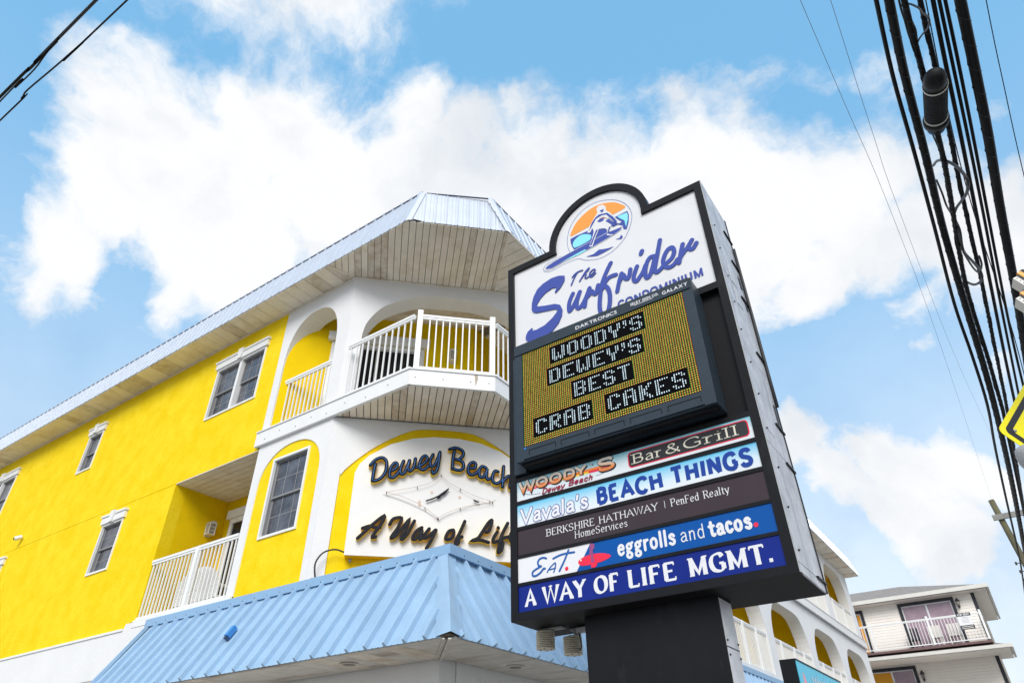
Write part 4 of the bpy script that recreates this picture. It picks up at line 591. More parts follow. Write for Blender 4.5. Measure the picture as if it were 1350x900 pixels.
# ---- third floor porch walls
box('wall',DIAG,-1.27,-.42,-1.45,-1.31,7.4,10.3,yellow2,B)
box('wall',DIAG,1.5,2.62,-1.45,-1.31,7.4,10.3,yellow2,B)
box('wall',DIAG,-.42,1.5,-1.45,-1.31,9.57,10.3,yellow2,B)
pd=MB()
for a in ((-.42,-.33,7.42,9.57),(1.41,1.5,7.42,9.57),(.51,.57,7.42,9.50),(-.33,1.41,9.5,9.57)): pd.box(DIAG,a[0],a[1],-1.42,-1.28,a[2],a[3])
sd_=pd.build('sliding_door',trim,B)
box('pane',DIAG,-.33,1.41,-1.40,-1.37,7.42,9.5,glassdk,sd_)
box('header',DIAG,-.50,1.60,-1.31,-1.20,9.60,9.79,trim,sd_)
cl=polyslab('ceiling',[(-10.0,6.92),(-8.32,6.92),(-5.95,9.25),(-5.95,9.6),(-7.4,9.6),(-10.0,7.0)],10.30,10.325,groove,B)
planks([(-9.95,6.9),(-8.4,6.85),(-5.93,9.3),(-7.4,9.35)],R(40),.30,10.275,vinyl,cl,mats=vinyl_dirty)

# ---- railings
BAL={}
def railing(fr,u0,u1,z0,z1,v,step=.125,posts=(),parent=B,ends=True,group=None,cap=True,post_up=.0):
    top=box('railing',fr,u0,u1,v-.03,v+.03,z1-.045,z1,rail,parent)
    box('rail_cap',fr,u0,u1,v-.02,v+.02,z1-.085,z1-.05,rail,top)
    box('bottom_rail',fr,u0,u1,v-.022,v+.022,z0,z0+.04,rail,top)
    n=max(1,round((u1-u0)/step)); h=z1-z0
    key=round(h,3)
    for i in range(n):
        u=u0+(u1-u0)*(i+.5)/n
        if any(abs(u-p)<.07 for p in posts): continue
        p=fr(u,v,0)
        if (key,round(fr.u.x,2)) not in BAL:
            o=mesh('baluster',[tuple(fr.u*a+fr.n*b+Vector((0,0,c))) for c in (z0+.041,z1-.086) for a,b in ((-.011,-.011),(.011,-.011),(.011,.011),(-.011,.011))],BOXF,rail,top)
            o.location=p; BAL[(key,round(fr.u.x,2))]=(o,z0)
        else:
            s,zz=BAL[(key,round(fr.u.x,2))]; inst('baluster',s,top,(p[0],p[1],z0-zz))
    for p in posts: box('post',fr,p-.045,p+.045,v-.05,v+.045,z0-.03,z1+post_up,rail,top)
    return top
railing(LEFT,-10.06,-8.52,7.45,8.55,-.12,.118)
railing(LEFT,-8.07,-6.47,7.445,8.55,.02,.145,posts=())
railing(DF,.10,dfl-.06,7.45,8.55,-.04,.118,posts=(.10,dfl-.06),post_up=.08)
railing(RF,.06,1.65,7.45,8.55,-.04,.15)
railing(LEFT,-12.83,-10.22,4.44,5.51,-.02,.115,posts=(-11.37,),post_up=-.01)
for a,b in spans[1:]:
    railing(RIGHT,a,b,4.47,5.51,-.05,.12,posts=(a+.65,a+1.3+.65,a+2.6+.4))
    railing(RIGHT,a,b,7.5,8.50,-.05,.12,posts=(a+.5,a+2.3))
railing(RIGHT,spans[0][0],spans[0][1],7.5,8.5,-.05,.13)

# ---- eaves and roof
ZE=10.31
XE=-5.0
def ev(y): return XE+ (y-7.25)*.0125
sp=polyslab('soffit',[(-34.4,5.95),(-6.36,5.95),(-5.03,7.27),(ev(35.3)-.03,35.3),(-5.6,35.3),(-5.95,9.2),(-8.35,6.8),(-34.4,6.7)],10.335,10.35,groove,B)
planks([(-34.4,5.945),(-8.41,5.945),(-8.27,6.5),(-34.4,6.5)],R(90),.305,ZE,vinyl,sp,gap=.010,mats=vinyl_dirty)
planks([(-8.40,5.945),(-6.36,5.945),(-5.025,7.265),(-6.24,8.47),(-8.24,6.5)],R(135),.125,ZE,vinyl,sp,gap=.010,mats=vinyl_dirty)
planks([(-5.02,7.28),(ev(35.3)-.02,35.3),(-5.26,35.3),(-5.55,9.16),(-6.22,8.47)],0,.125*2,ZE,vinyl,sp,gap=.012,mats=vinyl_dirty)
tm=MB()
def bar2(a,b,w,z0,z1):
    a=Vector((*a,0)); b=Vector((*b,0)); d=(b-a).normalized(); n=Vector((-d.y,d.x,0))*w/2
    tm.add([tuple(p+Vector((0,0,z))) for z in (z0,z1) for p in (a-n,b-n,b+n,a+n)],BOXF)
bar2((-5.03,7.27),(-6.22,8.47),.05,ZE-.012,ZE-.002); bar2((-8.24,6.5),(-8.41,5.96),.03,ZE-.010,ZE-.002)
bar2((-34,6.49),(-8.24,6.49),.04,ZE-.028,ZE-.004); bar2((-8.24,6.49),(-5.56,9.17),.04,ZE-.027,ZE-.004)
tm.build('soffit_trim',vinyl,sp)

roof=polyslab('roof',[(-34.3,6.3),(-6.3,6.3),(-5.3,7.35),(-5.15,35.0),(-14,35.0),(-14,11.2),(-34.3,11.2)],10.75,10.80,roofdk,B)
def metal_run(O,S,T,poly,spacing,m,parent,rib=.028,rw=.022,off=0.0,name='roof_panel'):
    O=Vector(O);S=Vector(S).normalized();T=Vector(T).normalized();N=S.cross(T).normalized()
    if N.z<0 and abs(N.z)>.05: N=-N
    W_=lambda s,t,h: tuple(O+S*s+T*t+N*h)
    s0=min(p[0] for p in poly); s1=max(p[0] for p in poly); d=math.floor(s0/spacing)*spacing+off
    def trange(s):
        a=clip(clip(poly,(1,0),s-.004,True),(1,0),s+.004,False)
        return (min(p[1] for p in a),max(p[1] for p in a)) if len(a)>2 else None
    while d<s1:
        q=clip(clip(poly,(1,0),d,True),(1,0),d+spacing,False)
        if len(q)>=3:
            k=len(q); mb=MB()
            mb.add([W_(p[0],p[1],0) for p in q]+[W_(p[0],p[1],-.004) for p in q],[tuple(range(k)),tuple(range(k,2*k))]+[(i,(i+1)%k,(i+1)%k+k,i+k) for i in range(k)])
            for fr_,hh,ww in ((0.0,rib,rw),(.36,.004,.018),(.68,.004,.018)):
                s=d+fr_*spacing+ww*1.5
                tr=trange(s)
                if tr and tr[1]-tr[0]>.05:
                    t0,t1=tr[0]+.002,tr[1]-.002
                    V=[W_(s-ww,t0,.0005),W_(s+ww,t0,.0005),W_(s+ww*.45,t0,hh),W_(s-ww*.45,t0,hh),W_(s-ww,t1,.0005),W_(s+ww,t1,.0005),W_(s+ww*.45,t1,hh),W_(s-ww*.45,t1,hh)]
                    mb.add(V,[(0,1,2,3),(4,5,6,7),(0,1,5,4),(1,2,6,5),(2,3,7,6),(3,0,4,7)])
            mb.build(name,m,parent)
        d+=spacing
ZT=11.2
def run3(A,Bp,Ct,Dt,spacing,m,parent,**k):
    """A->B bottom edge, D->C top edge (world points)"""
    A,Bp,Ct,Dt=map(Vector,(A,Bp,Ct,Dt)); S=(Bp-A).normalized(); T=(Dt-A); T=(T-S*T.dot(S)).normalized()
    poly=[((p-A).dot(S),(p-A).dot(T)) for p in (A,Bp,Ct,Dt)]
    metal_run(A,S,T,poly,spacing,m,parent,**k); return A,S,T
run3((-34.4,5.93,ZE+.02),(-6.40,5.93,ZE+.02),(-6.36,6.17,ZT),(-34.4,6.17,ZT),.24,roofm,roof,rib=.02,rw=.014)
run3((-6.30,5.985,ZE+.02),(-5.045,7.22,ZE+.02),(-5.325,7.005,ZT),(-6.23,6.205,ZT),.205,roofm,roof,rib=.02,rw=.012)
run3((-5.0,7.32,ZE+.02),(ev(35.4),35.4,ZE+.02),(ev(35.4)-.28,35.4,ZT),(-5.285,7.14,ZT),.24,roofm,roof,rib=.02,rw=.014)
# hip flashings
def hip(A,Bp,nA,nB,w,m,parent,name='hip_flashing',lift=.012):
    A=Vector(A);Bp=Vector(Bp);nA=Vector(nA);nB=Vector(nB)
    V=[A-nA*w,A+Vector((0,0,0)),A+nB*w,Bp-nA*w,Bp,Bp+nB*w]
    up=Vector((nB.x-nA.x*-0,0,0))*0
    o=mesh(name,[tuple(v) for v in V],[(0,1,4,3),(1,2,5,4)],m,parent,fix=False)
    return o
hip((-6.345,5.90,ZE+.0),(-6.275,6.145,ZT+.01),(1,-.02,0),(.7,.68,0),.09,roofm,roof)
hip((-4.975,7.245,ZE+.0),(-5.265,7.04,ZT+.01),(.7,.7,0),(.02,1,0),.09,roofm,roof)
# dark roof cap along the top edge
capb=MB()
tubemb(capb,[(-34.4,6.18,ZT+.01),(-6.28,6.17,ZT+.01)],.022,4); tubemb(capb,[(-6.29,6.17,ZT+.012),(-5.29,7.07,ZT+.012)],.020,4); tubemb(capb,[(-5.29,7.07,ZT+.01),(ev(35.4)-.29,35.4,ZT+.01)],.022,4)
capb.build('roof_cap',roofdk,roof)
cb=MB(); i=0
x=-34.2
while x<-6.3: cb.box(LEFT,x,x+.10,.31,.355,ZT+.0,ZT+.03); x+=.24
kind(cb.build('rib_closures',roofm,roof),'stuff')
mesh('corner_gap',[(-6.50,5.935,ZE+.012),(-6.30,5.955,ZE+.05),(-6.15,6.10,ZE+.012),(-6.33,6.05,ZE+.004)],[(0,1,2,3)],ink_k,roof,fix=False)

# ---- the awning over the ground floor
AZ0,AZ1=3.05,4.245
aw=polyslab('awning',[(-12.08,6.45),(-5.50,6.45),(-5.50,34.8),(-6.0,34.8),(-6.0,6.9),(-12.08,6.9)],4.27,4.30,stonem,B)
b0=(-12.08,5.60,AZ0); CB=(-4.66,5.60,AZ0); CT=(-5.42,6.385,AZ1)
run3((-12.04,5.60,AZ0),(-4.80,5.60,AZ0),(-5.56,6.385,AZ1),(-12.04,6.385,AZ1),.292,bluem,aw,rib=.055,rw=.024)
run3((-4.66,5.74,AZ0),(-4.66,34.6,AZ0),(-5.42,34.6,AZ1),(-5.42,6.525,AZ1),.292,bluem,aw,rib=.055,rw=.024)
# hip flashing at the awning corner, bent over both slopes
def rise(p,h): 
    return (p[0]+h*.5,p[1]-h*.5,p[2]+h*.6)
fl=MB(); Vt=Vector
for (a,b) in (((1,0,0),(0,0,0)),):
    pass
tl=Vector((-5.42,6.385,AZ1)); bl=Vector((-4.66,5.60,AZ0-.01))
up=Vector((.014,-.014,.020))
P=[tl+Vector((-.16,0,0))+up,tl+up*1.3,tl+Vector((0,.16,0))+up,bl+Vector((-.20,0,0))+up,bl+up*1.3+Vector((-.0,0,.02)),bl+Vector((0,.20,0))+up]
mid=(P[1]+P[4])/2
mesh('hip_flashing',[tuple(p) for p in P]+[tuple(bl+up*1.6+Vector((-.07,.07,.16)))],[(0,1,6,3),(6,4,3),(1,2,5,6),(6,5,4)],bluem,aw,fix=False)
# cap flashing along the top
fc=MB()
fc.box(LEFT,-12.10,-5.315,.118,.185,4.195,4.318); fc.box(Fr((-5.315,6.384,0),R(90)),0,28.2,-.067,.0,4.195,4.318)
fo=fc.build('cap_flashing',bluedk,aw)
tb=MB(); tb.box(LEFT,-12.10,-5.43,-.02,.116,4.301,4.313); tb.box(Fr((-5.40,6.41,0),R(90)),.03,28.1,-.10,.016,4.302,4.3135); tb.build('top_flashing',bluedk,aw)
polyslab('ledge',[(-9.9,6.41),(-5.44,6.41),(-5.44,9.5),(-5.56,9.2),(-8.26,6.52),(-9.9,6.502)],4.314,4.335,stonem,aw)
# side return at the left end
mesh('end_flashing',[(-12.09,6.40,AZ1+.06),(-12.0,6.39,AZ1+.03),(-12.0,5.585,AZ0-.02),(-12.09,5.57,AZ0-.02),(-12.09,6.42,AZ0)],[(0,1,2,3),(0,3,4)],bluem,aw,fix=False)
mesh('end_gap',[(-11.995,6.38,AZ1+.0),(-11.95,6.38,AZ1+.0),(-11.99,5.60,AZ0+.02),(-12.0,5.60,AZ0+.02)],[(0,1,2,3)],ink_k,aw,fix=False)
# awning soffit
so=polyslab('awning_soffit',[(-12.25,5.62),(-4.69,5.62),(-4.69,34.4),(-5.5,34.4),(-5.5,6.48),(-12.25,6.48)],3.065,3.08,groove,B)
planks([(-12.25,5.62),(-4.71,5.62),(-5.54,6.47),(-12.25,6.47)],R(90),.30,3.04,vinyl_low,so,gap=.006,mats=vinyl_dirty)
planks([(-4.68,5.64),(-4.68,34.4),(-5.5,34.4),(-5.53,6.5)],0,.30,3.04,vinyl_low,so,gap=.006,mats=vinyl_dirty)
tm=MB(); bar2((-4.69,5.63),(-5.54,6.50),.035,3.022,3.036); bar2((-4.75,5.60),(-5.60,6.47),.02,3.024,3.036); tm.build('soffit_trim',vinyl_low,so)
# screw heads on the awning
pts=[]
for i in range(22): pts.append((-12.05+i*.292,6.314,4.23))
for i in range(30): pts.append((-5.314,6.6+i*.292,4.23))
for i in range(25): x=-12.02+i*.292; pts.append((x,5.60+.045,AZ0+.085))
for i in range(30): y=5.85+i*.292; pts.append((-4.66-.045+.012,y,AZ0+.085))
screws('screws',pts,.010,ink_k,aw)
# ================================================================ the pylon sign
S = thing('pylon_sign','tall black roadside pylon sign with round topped white header and message board','sign',(-2.25,5.36,0))
SF = Fr((0,5.0,0),0.0)     # u = x, v toward the street, plane of the cabinet front
X0,X1,Z0,Z1=-3.482,-1.020,2.922,6.968
def cab_outline(x0,x1,z0,z1,r,cz,n=28):
    P=[(x0,z0),(x1,z0),(x1,z1)]; c=-2.252; a=math.asin(max(-1,min(1,(z1-cz)/r)))
    for i in range(n+1): t=a+(math.pi-2*a)*i/n; P.append((c+r*math.cos(t),cz+r*math.sin(t)))
    P.append((x0,z1)); return P
outer=cab_outline(X0,X1,Z0,Z1,.635,6.975)
slab('cabinet',SF,outer,[],-.73,-.075,silver,S)
hdr=cab_outline(-3.405,-1.097,5.62,6.885,.553,6.965)
lower=rect(-3.405,-1.097,2.985,5.545)
slab('front_frame',SF,outer,[hdr,lower],-.07499,0,cab,S,smooth=False)
inn=cab_outline(-3.42,-1.08,2.96,6.90,.56,6.965)
box('recess_back',SF,-3.41,-1.09,-.074,-.07,2.98,5.55,cabin,S)
box('rail_strip',SF,-3.405,-1.097,-.06,-.004,4.19,4.232,cab,S)
for k,(a,b) in enumerate(((3.957,3.993),(3.71,3.743),(3.45,3.478),(3.206,3.233))): box('rail_strip',SF,-3.405,-1.097,-.06,-.003,a,b,cab,S)
# black underside skin and side cladding sheets
box('underside',SF,X0+.001,X1-.001,-.729,-.001,Z0-.006,Z0-.0005,cabin,S)
RS=Fr((X1,5.0,0),R(90))    # right side of cabinet: u = y from front
zz=[2.925,3.0,3.95,4.85,5.75,6.45,6.965]
for a,b in zip(zz[:-1],zz[1:]): box('side_sheet',RS,.008,.722,.0005,.006,a+.004,b-.004,silver,S)
box('side_edge',RS,.0,.008,.0005,.008,2.925,6.965,sign_steel,S)
box('side_edge',RS,.722,.745,.0005,.014,2.925,6.965,cab,S)
for z in (3.0,3.93,4.3,5.05,5.72,6.2,6.62):
    box('clip',RS,.50,.76,.0065,.022,z-.008,z+.008,cab,S)
for z in (5.62,5.9): box('hatch_opening',RS,.60,.66,.0065,.012,z,z+.16,ink_k,S)
for z in (4.28,): box('hatch_opening',RS,.62,.68,.0065,.014,z,z+.26,ink_k,S)
for z in (5.5,5.78): box('patch_plate',RS,.28,.42,.0065,.010,z,z+.20,silver,S)
box('patch_plate',RS,.14,.34,.0065,.009,4.1,4.36,silver,S)
tube('conduit',[RS(.70,.03,z) for z in (4.55,4.9,5.3,5.7,6.1,6.5)],.012,cable2,S)
screws('bolts',[RS(.1+.02*(i%3),.012,3.1+i*.33) for i in range(11)],.011,ink_k,S)
# pole
box('pole_cladding',WORLD,-2.868,-1.700,5.21,5.50,0,Z0-.007,cab,S)
PS=Fr((-1.700,5.21,0),R(90))
for a,b in ((.02,.9),(.91,1.9),(1.91,2.55),(2.56,2.9)): box('side_sheet',PS,.012,.278,.0005,.005,a,b,silver,S)
screws('bolts',[PS(a,.008,z) for z in (2.5,2.6,1.95,1.85,.95) for a in (.03,.26)],.010,ink_k,S)
box('support_beam',SF,-3.1,-2.87,-.52,-.46,2.86,2.90,sign_steel,S)

# ---- header face
HF=slab('header_panel',SF,hdr,[],-.05,-.03,sfwhite,S)
V=-.0285
D=DATA['S']
def fill(name,P,v,m,parent=HF): return flat(name,SF,P,v,m,parent)
mb=MB()
slab('letter',SF,D['S_outline'],[],V,V+.010,sfblue,HF)
def word(keys,w,nm='letter',v=V+.008,d=.008,m=sfblue):
    for k in keys:
        mb=MB()
        for st in D[k]: ribbon(mb,SF,smooth_pts([tuple(p) for p in st],4),w,v,d)
        mb.build(nm,m,HF,fix=False)
word(['u','r','f'],.0245); word(['r2','i','d','e','r3'],.0235)
word(['i_dot'],.025)
word(['the'],.0075)
text(SF,'CONDOMINIUM',-2.118,-1.206,5.764,5.862,.0105,V+.004,sfblue,HF,gap=2.4)
# surfer roundel
ring=MB(); RG=[tuple(p) for p in D['ring']]; ribbon(ring,SF,smooth_pts(RG,4),.0022,V+.001); ring.build('outline_ring',sfblue,HF,fix=False)
fill('sun_disc',smooth_pts([tuple(p) for p in D['orange']],2,True),V+.001,orange)
fill('sea',[tuple(p) for p in D['blue_left']],V+.0016,sfblue); fill('sea',[tuple(p) for p in D['blue_right']],V+.0016,sfblue)
fill('wave_crest',smooth_pts([tuple(p) for p in D['cyan_left']],2,True),V+.0022,cyan); fill('wave_crest',[tuple(p) for p in D['cyan_right']],V+.0022,cyan)
wb=MB(); ribbon(wb,SF,[tuple(p) for p in D['board']]+[tuple(D['board'][0])],.006,V+.0025); wb.build('board_edge',sfwhite,HF,fix=False)
fill('surfboard',[tuple(p) for p in D['board']],V+.0035,sfblue); fill('board_highlight',[tuple(p) for p in D['board_hl']],V+.0042,cyan)
fill('rider',[tuple(p) for p in D['body']],V+.005,sfwhite)
for p in D['body_dark']: fill('rider_shade',[tuple(q) for q in p],V+.0058,sfblue)
for p in D['wave']: fill('wave_splash',[tuple(q) for q in p],V+.002,sfblue)

# ---- message board
LF=Fr((0,4.805,0),0.0)
LB=box('led_display',SF,-3.262,-1.279,-.05,.18,4.285,5.60,led_b,S,bevel=.004)
fb=MB()
for a in ((-3.265,-1.279,5.497,5.618),(-3.265,-3.178,4.285,5.496),(-1.380,-1.279,4.285,5.496),(-3.178,-1.380,4.30,4.424)): fb.box(LF,a[0],a[1],-.018,.002,a[2],a[3])
fb.build('bezel',led_b,LB,bevel=.002)
box('top_hood',LF,-3.268,-1.30,.0021,.012,5.500,5.620,led_b,LB,bevel=.002)
box('side_wing',SF,-3.405,-3.270,-.04,.03,4.25,5.60,led_b,LB,bevel=.003)
for k in range(5):
    u=-3.12+k*.355; mb=MB()
    for a in ((u,u+.30,4.375,4.381),(u,u+.006,4.33,4.375),(u+.294,u+.30,4.33,4.375)): mb.box(LF,a[0],a[1],.0021,.005,a[2],a[3])
    mb.build('vent_frame',cab,LB)
box('underside_bar',LF,-3.24,-1.30,-.12,-.05,4.262,4.284,cab,LB)
box('led_panel',LF,-3.180,-1.378,-.03,-.004,4.422,5.499,led_bk,LB)
F57={'W':["##...##","##...##","##...##","##.#.##","##.#.##","#######",".##.##."],'O':[".####.","##..##","##..##","##..##","##..##","##..##",".####."],
'D':["#####.","##..##","##..##","##..##","##..##","##..##","#####."],'Y':["##..##","##..##","##..##",".####.","..##..","..##..","..##.."],"'":["##","##",".#","#.","..","..",".."],
'S':[".####.","##..##","##....",".####.","....##","##..##",".####."],'E':["######","##....","##....","####..","##....","##....","######"],'B':["#####.","##..##","##..##","#####.","##..##","##..##","#####."],
'T':["######","..##..","..##..","..##..","..##..","..##..","..##.."],'C':[".####.","##..##","##....","##....","##....","##..##",".####."],'R':["#####.","##..##","##..##","#####.","####..","##.##.","##..##"],
'A':[".####.","##..##","##..##","######","##..##","##..##","##..##"],'K':["##..##","##.##.","####..","###...","####..","##.##.","##..##"]}
litw=set(); dark=set()
def put(s,col,row):
    for ch in s:
        if ch==' ': col+=7; continue
        g=F57[ch]; wd=len(g[0])
        for r in range(-1,8):
            for c in range(-1,wd+1): dark.add((col+c,row+r))
        for r in range(7):
            for c in range(wd):
                if g[r][c]=='#': litw.add((col+c,row+r))
        col+=wd+1
put("WOODY'S",16,3); put("DEWEY'S",14,14); put('BEST',26,25); put('CRAB',6,37); put('CAKES',41,37)
px=(3.175-1.382)/80; pz=(5.495-4.428)/48
dots={'w':MB(),'r':MB(),'g':MB(),'y':MB()}; rnd=random.Random(3)
for c in range(80):
    for r in range(48):
        cx=-3.175+(c+.5)*px; cz=5.495-(r+.5)*pz
        if (c,r) in litw: L=[('w',0,0,.21,.32)]
        elif (c,r) in dark: continue
        else: L=[('g',-.25,.14,.15,.25),('r',.22,-.12,.15,.24),('y',.02,.05,.13,.20)]
        for k,ox,oz,w,h in L:
            jj=rnd.uniform(.85,1.1); a,b=cx+ox*px,cz+oz*pz; w2,h2=w*px*jj,h*pz*jj
            q=.0 if k!='y' else .0006
            dots[k].add([LF(a-w2,-.0036+q,b-h2),LF(a+w2,-.0036+q,b-h2),LF(a+w2,-.0036+q,b+h2),LF(a-w2,-.0036+q,b+h2)],[(0,1,2,3)])
for k,m in (('w',d_wht),('r',d_red),('g',d_grn),('y',d_yel)): kind(dots[k].build({'w':'message_dots','r':'red_dots','g':'green_dots','y':'yellow_dots'}[k],m,LB,fix=False),'stuff')
TF=.0125
font_text(LF,'DAKTRONICS',-2.512,-2.045,5.532,5.573,TF,ink_w,LB,bold=.01)
font_text(LF,'GALAXY',-1.566,-1.312,5.534,5.573,TF,ink_w,LB,bold=.015)
font_text(LF,'SELBY SIGN CO.',-1.895,-1.60,5.553,5.585,TF,ink_w,LB,bold=.02)
box('badge_line',LF,-1.86,-1.66,TF-.0004,TF+.0004,5.541,5.546,ink_w,LB)
box('status_light',LF,-3.172,-3.150,.002,.006,4.395,4.415,neon_b,LB)

# ---- tenant panels
def tpanel(z0,z1,m): return box('tenant_panel',SF,-3.405,-1.097,-.06,-.012,z0,z1,m,S)
TV=-.0115
p1=tpanel(3.993,4.190,p_woody); p2=tpanel(3.743,3.957,p_vav); p3=tpanel(3.478,3.710,p_brown); p4=tpanel(3.233,3.450,p_blue); p5=tpanel(2.986,3.206,p_navy)
for o,l in ((p1,'sky blue printed panel for a bar and grill'),(p2,'pale blue panel with white script and navy capitals'),(p3,'dark plum panel with thin white serif lettering'),(p4,'blue and white panel with red surfboard figure'),(p5,'navy panel with large white serif capitals')): o['label']=l
# panel one: bar and grill
flat('stripe',SF,[tuple(p) for p in D['stripe_red']],TV,red,p1); flat('stripe',SF,[tuple(p) for p in D['stripe_or']],TV+.0003,orng2,p1); flat('stripe',SF,[tuple(p) for p in D['stripe_yel']],TV+.0006,yelk,p1)
sw=MB()
for s_ in D['swoosh']: ribbon(sw,SF,smooth_pts([tuple(p) for p in s_],4),.0018,TV+.0005)
sw.build('swoosh',ink_k,p1,fix=False)
wv=lambda X: (-.010 if -3.15<X<-2.5 else .006) + .0
for s_,xa,xb,za,zb in (("W",-3.375,-3.200,4.082,4.180),("OO",-3.178,-2.905,4.088,4.172),("D",-2.875,-2.765,4.088,4.172),("Y",-2.745,-2.635,4.088,4.175),("'",-2.590,-2.576,4.140,4.172),("S",-2.52,-2.345,4.075,4.178)):
    text(SF,s_,xa+.007,xb+.007,za-.007,zb-.007,.0205,TV+.001,ink_k,p1,gap=2.6)
    text(SF,s_,xa,xb,za,zb,.0190,TV+.002,ink_k,p1,gap=2.6)
    text(SF,s_,xa,xb,za,zb,.0140,TV+.003,woodfill,p1,gap=2.6)
for s_,xa,xb,dz in (('Dewey',-3.12,-2.88,0),('Beach',-2.83,-2.58,.008)):
    text(SF,s_,xa,xb,4.008+dz,4.054+dz,.0060,TV+.004,ink_k,p1,slant=.35,cap='round')
    text(SF,s_,xa,xb,4.009+dz,4.055+dz,.0042,TV+.005,redd,p1,slant=.35,cap='round')
def rrect(u0,u1,z0,z1,r,n=5):
    P=[]
    for cx,cz,a0 in ((u1-r,z0+r,-90),(u1-r,z1-r,0),(u0+r,z1-r,90),(u0+r,z0+r,180)):
        for i in range(n+1): t=R(a0+90*i/n); P.append((cx+r*math.cos(t),cz+r*math.sin(t)))
    return P
flat('badge',SF,rrect(-2.212,-1.128,4.022,4.170,.035),TV+.001,red,p1); flat('badge_fill',SF,rrect(-2.202,-1.138,4.031,4.161,.028),TV+.002,ink_k,p1)
text(SF,'Bar',-2.165,-1.895,4.056,4.140,.0082,TV+.003,cream,p1,wt=.0032,serif=.0028)
text(SF,'&',-1.860,-1.725,4.056,4.138,.0082,TV+.003,cream,p1,wt=.0032)
text(SF,'Grill',-1.69,-1.225,4.056,4.142,.0082,TV+.003,cream,p1,wt=.0032,serif=.0028)
# panel two
text(SF,"Vavala's",-3.365,-2.650,3.772,3.900,.0190,TV+.001,ink_out,p2,cap='round',gap=1.9,slant=.05)
text(SF,"Vavala's",-3.365,-2.650,3.772,3.900,.0125,TV+.002,ink_w,p2,cap='round',gap=1.9,slant=.05)
text(SF,'BEACH',-2.545,-1.930,3.778,3.908,.0185,TV+.001,ink_navy,p2,jig=.06,gap=3.0)
text(SF,'THINGS',-1.835,-1.165,3.785,3.915,.0185,TV+.001,ink_navy,p2,jig=.06,gap=3.0)
# panel three
text(SF,'BERKSHIRE HATHAWAY',-3.090,-1.998,3.598,3.660,.0042,TV+.001,ink_w,p3,wt=.0017,serif=.0013)
text(SF,'HomeServices',-2.798,-2.287,3.521,3.582,.0036,TV+.001,ink_w,p3,wt=.0016,serif=.0013)
box('divider',SF,-1.936,-1.932,TV,TV+.0006,3.600,3.662,ink_w,p3)
text(SF,'PenFed Realty',-1.880,-1.390,3.600,3.662,.0036,TV+.001,ink_w,p3,wt=.0016,serif=.0013)
# panel four
flat('white_field',SF,[(-3.405,3.2335),(-2.804,3.2335),(-2.652,3.4495),(-3.405,3.4495)],TV+.0006,ink_w,p4)
for k in ('E','a','t'):
    mb=MB()
    for st in D[k]: ribbon(mb,SF,smooth_pts([tuple(p) for p in st],4),.0092 if k!='a' else .0062,TV+.002)
    mb.build('letter',eatblue,p4,fix=False)
def disc(u,z,r,v,m,parent,name='dot'): return flat(name,SF,[(u+r*math.cos(2*math.pi*i/14),z+r*math.sin(2*math.pi*i/14)) for i in range(14)],v,m,parent)
disc(-2.899,3.277,.018,TV+.002,red,p4); disc(-1.245,3.312,.018,TV+.002,red,p4)
flat('surfboard',SF,smooth_pts([tuple(p) for p in D['sboard']],3,True),TV+.002,red,p4)
flat('figure',SF,[tuple(p) for p in D['sfig']],TV+.003,plumf,p4); flat('shorts',SF,[tuple(p) for p in D['slegs']],TV+.0035,red,p4)
u_,z_=D['sdot'][0]; disc(u_,z_,.009,TV+.0035,cream,p4)
text(SF,'eggrolls',-2.398,-1.892,3.297,3.415,.0115,TV+.001,ink_w,p4,cap='round',jig=.03,gap=2.2)
text(SF,'and',-1.845,-1.645,3.300,3.405,.0048,TV+.001,ink_w,p4,cap='round',jig=.02)
text(SF,'tacos',-1.603,-1.280,3.298,3.412,.0125,TV+.001,ink_w,p4,cap='round',jig=.04,gap=2.4)
# panel five
for s_,xa,xb in (('A',-3.325,-3.235),('WAY',-3.142,-2.738),('OF',-2.638,-2.425),('LIFE',-2.330,-1.930),('MGMT',-1.810,-1.235)):
    text(SF,s_,xa,xb,3.030,3.158,.0185,TV+.001,ink_w,p5,wt=.0072,serif=.0055,gap=2.6)
box('full_stop',SF,-1.208,-1.182,TV,TV+.001,3.027,3.053,ink_w,p5)

# ---- louvred sensors hanging under the cabinet
def sensor_unit(loc,label):
    t=thing('weather_sensor',label,'sensor',loc,'louvred sensors under the sign'); x,y,z=loc
    for k in range(9):
        lathe('louvre',(x,y,z+.015*k),[(.055,0),(.086,.002),(.086,.006),(.055,.012)],sensor,t,18)
    lathe('cap',(x,y,z+.137),[(.086,0),(.08,.010),(.04,.022)],sensor,t,18)
    lathe('core',(x,y,z+.002),[(.05,0),(.05,.14)],ink_k,t,12)
    mb=MB()
    for a in (.3,1.9,3.4,5.0): mb.box(WORLD,x+.05*math.cos(a)-.004,x+.05*math.cos(a)+.004,y+.05*math.sin(a)-.004,y+.05*math.sin(a)+.004,z-.006,z+.001)
    mb.build('screws',ink_k,t)
    bx=MB(); bx.box(WORLD,x+.035,x+.075,y-.03,y+.03,z+.10,2.912); bx.box(WORLD,x-.01,x+.20,y-.035,y+.035,2.897,2.9125); bx.build('bracket',frame_gray,t)
    return t
sensor_unit((-3.385,5.40,2.745),'nearer pale louvred sensor, hanging left under the black sign cabinet')
sensor_unit((-3.19,5.545,2.700),'second pale louvred sensor, hanging under the cabinet beside the pole')
tag(tube('sensor_cable',smooth_pts([(-3.10,5.50,2.91),(-3.07,5.46,2.84),(-3.06,5.47,2.76),(-3.10,5.52,2.73),(-3.15,5.54,2.76)],4),.006,ink_k),'thin black cable looping from the louvred sensors to the sign pole','cable')

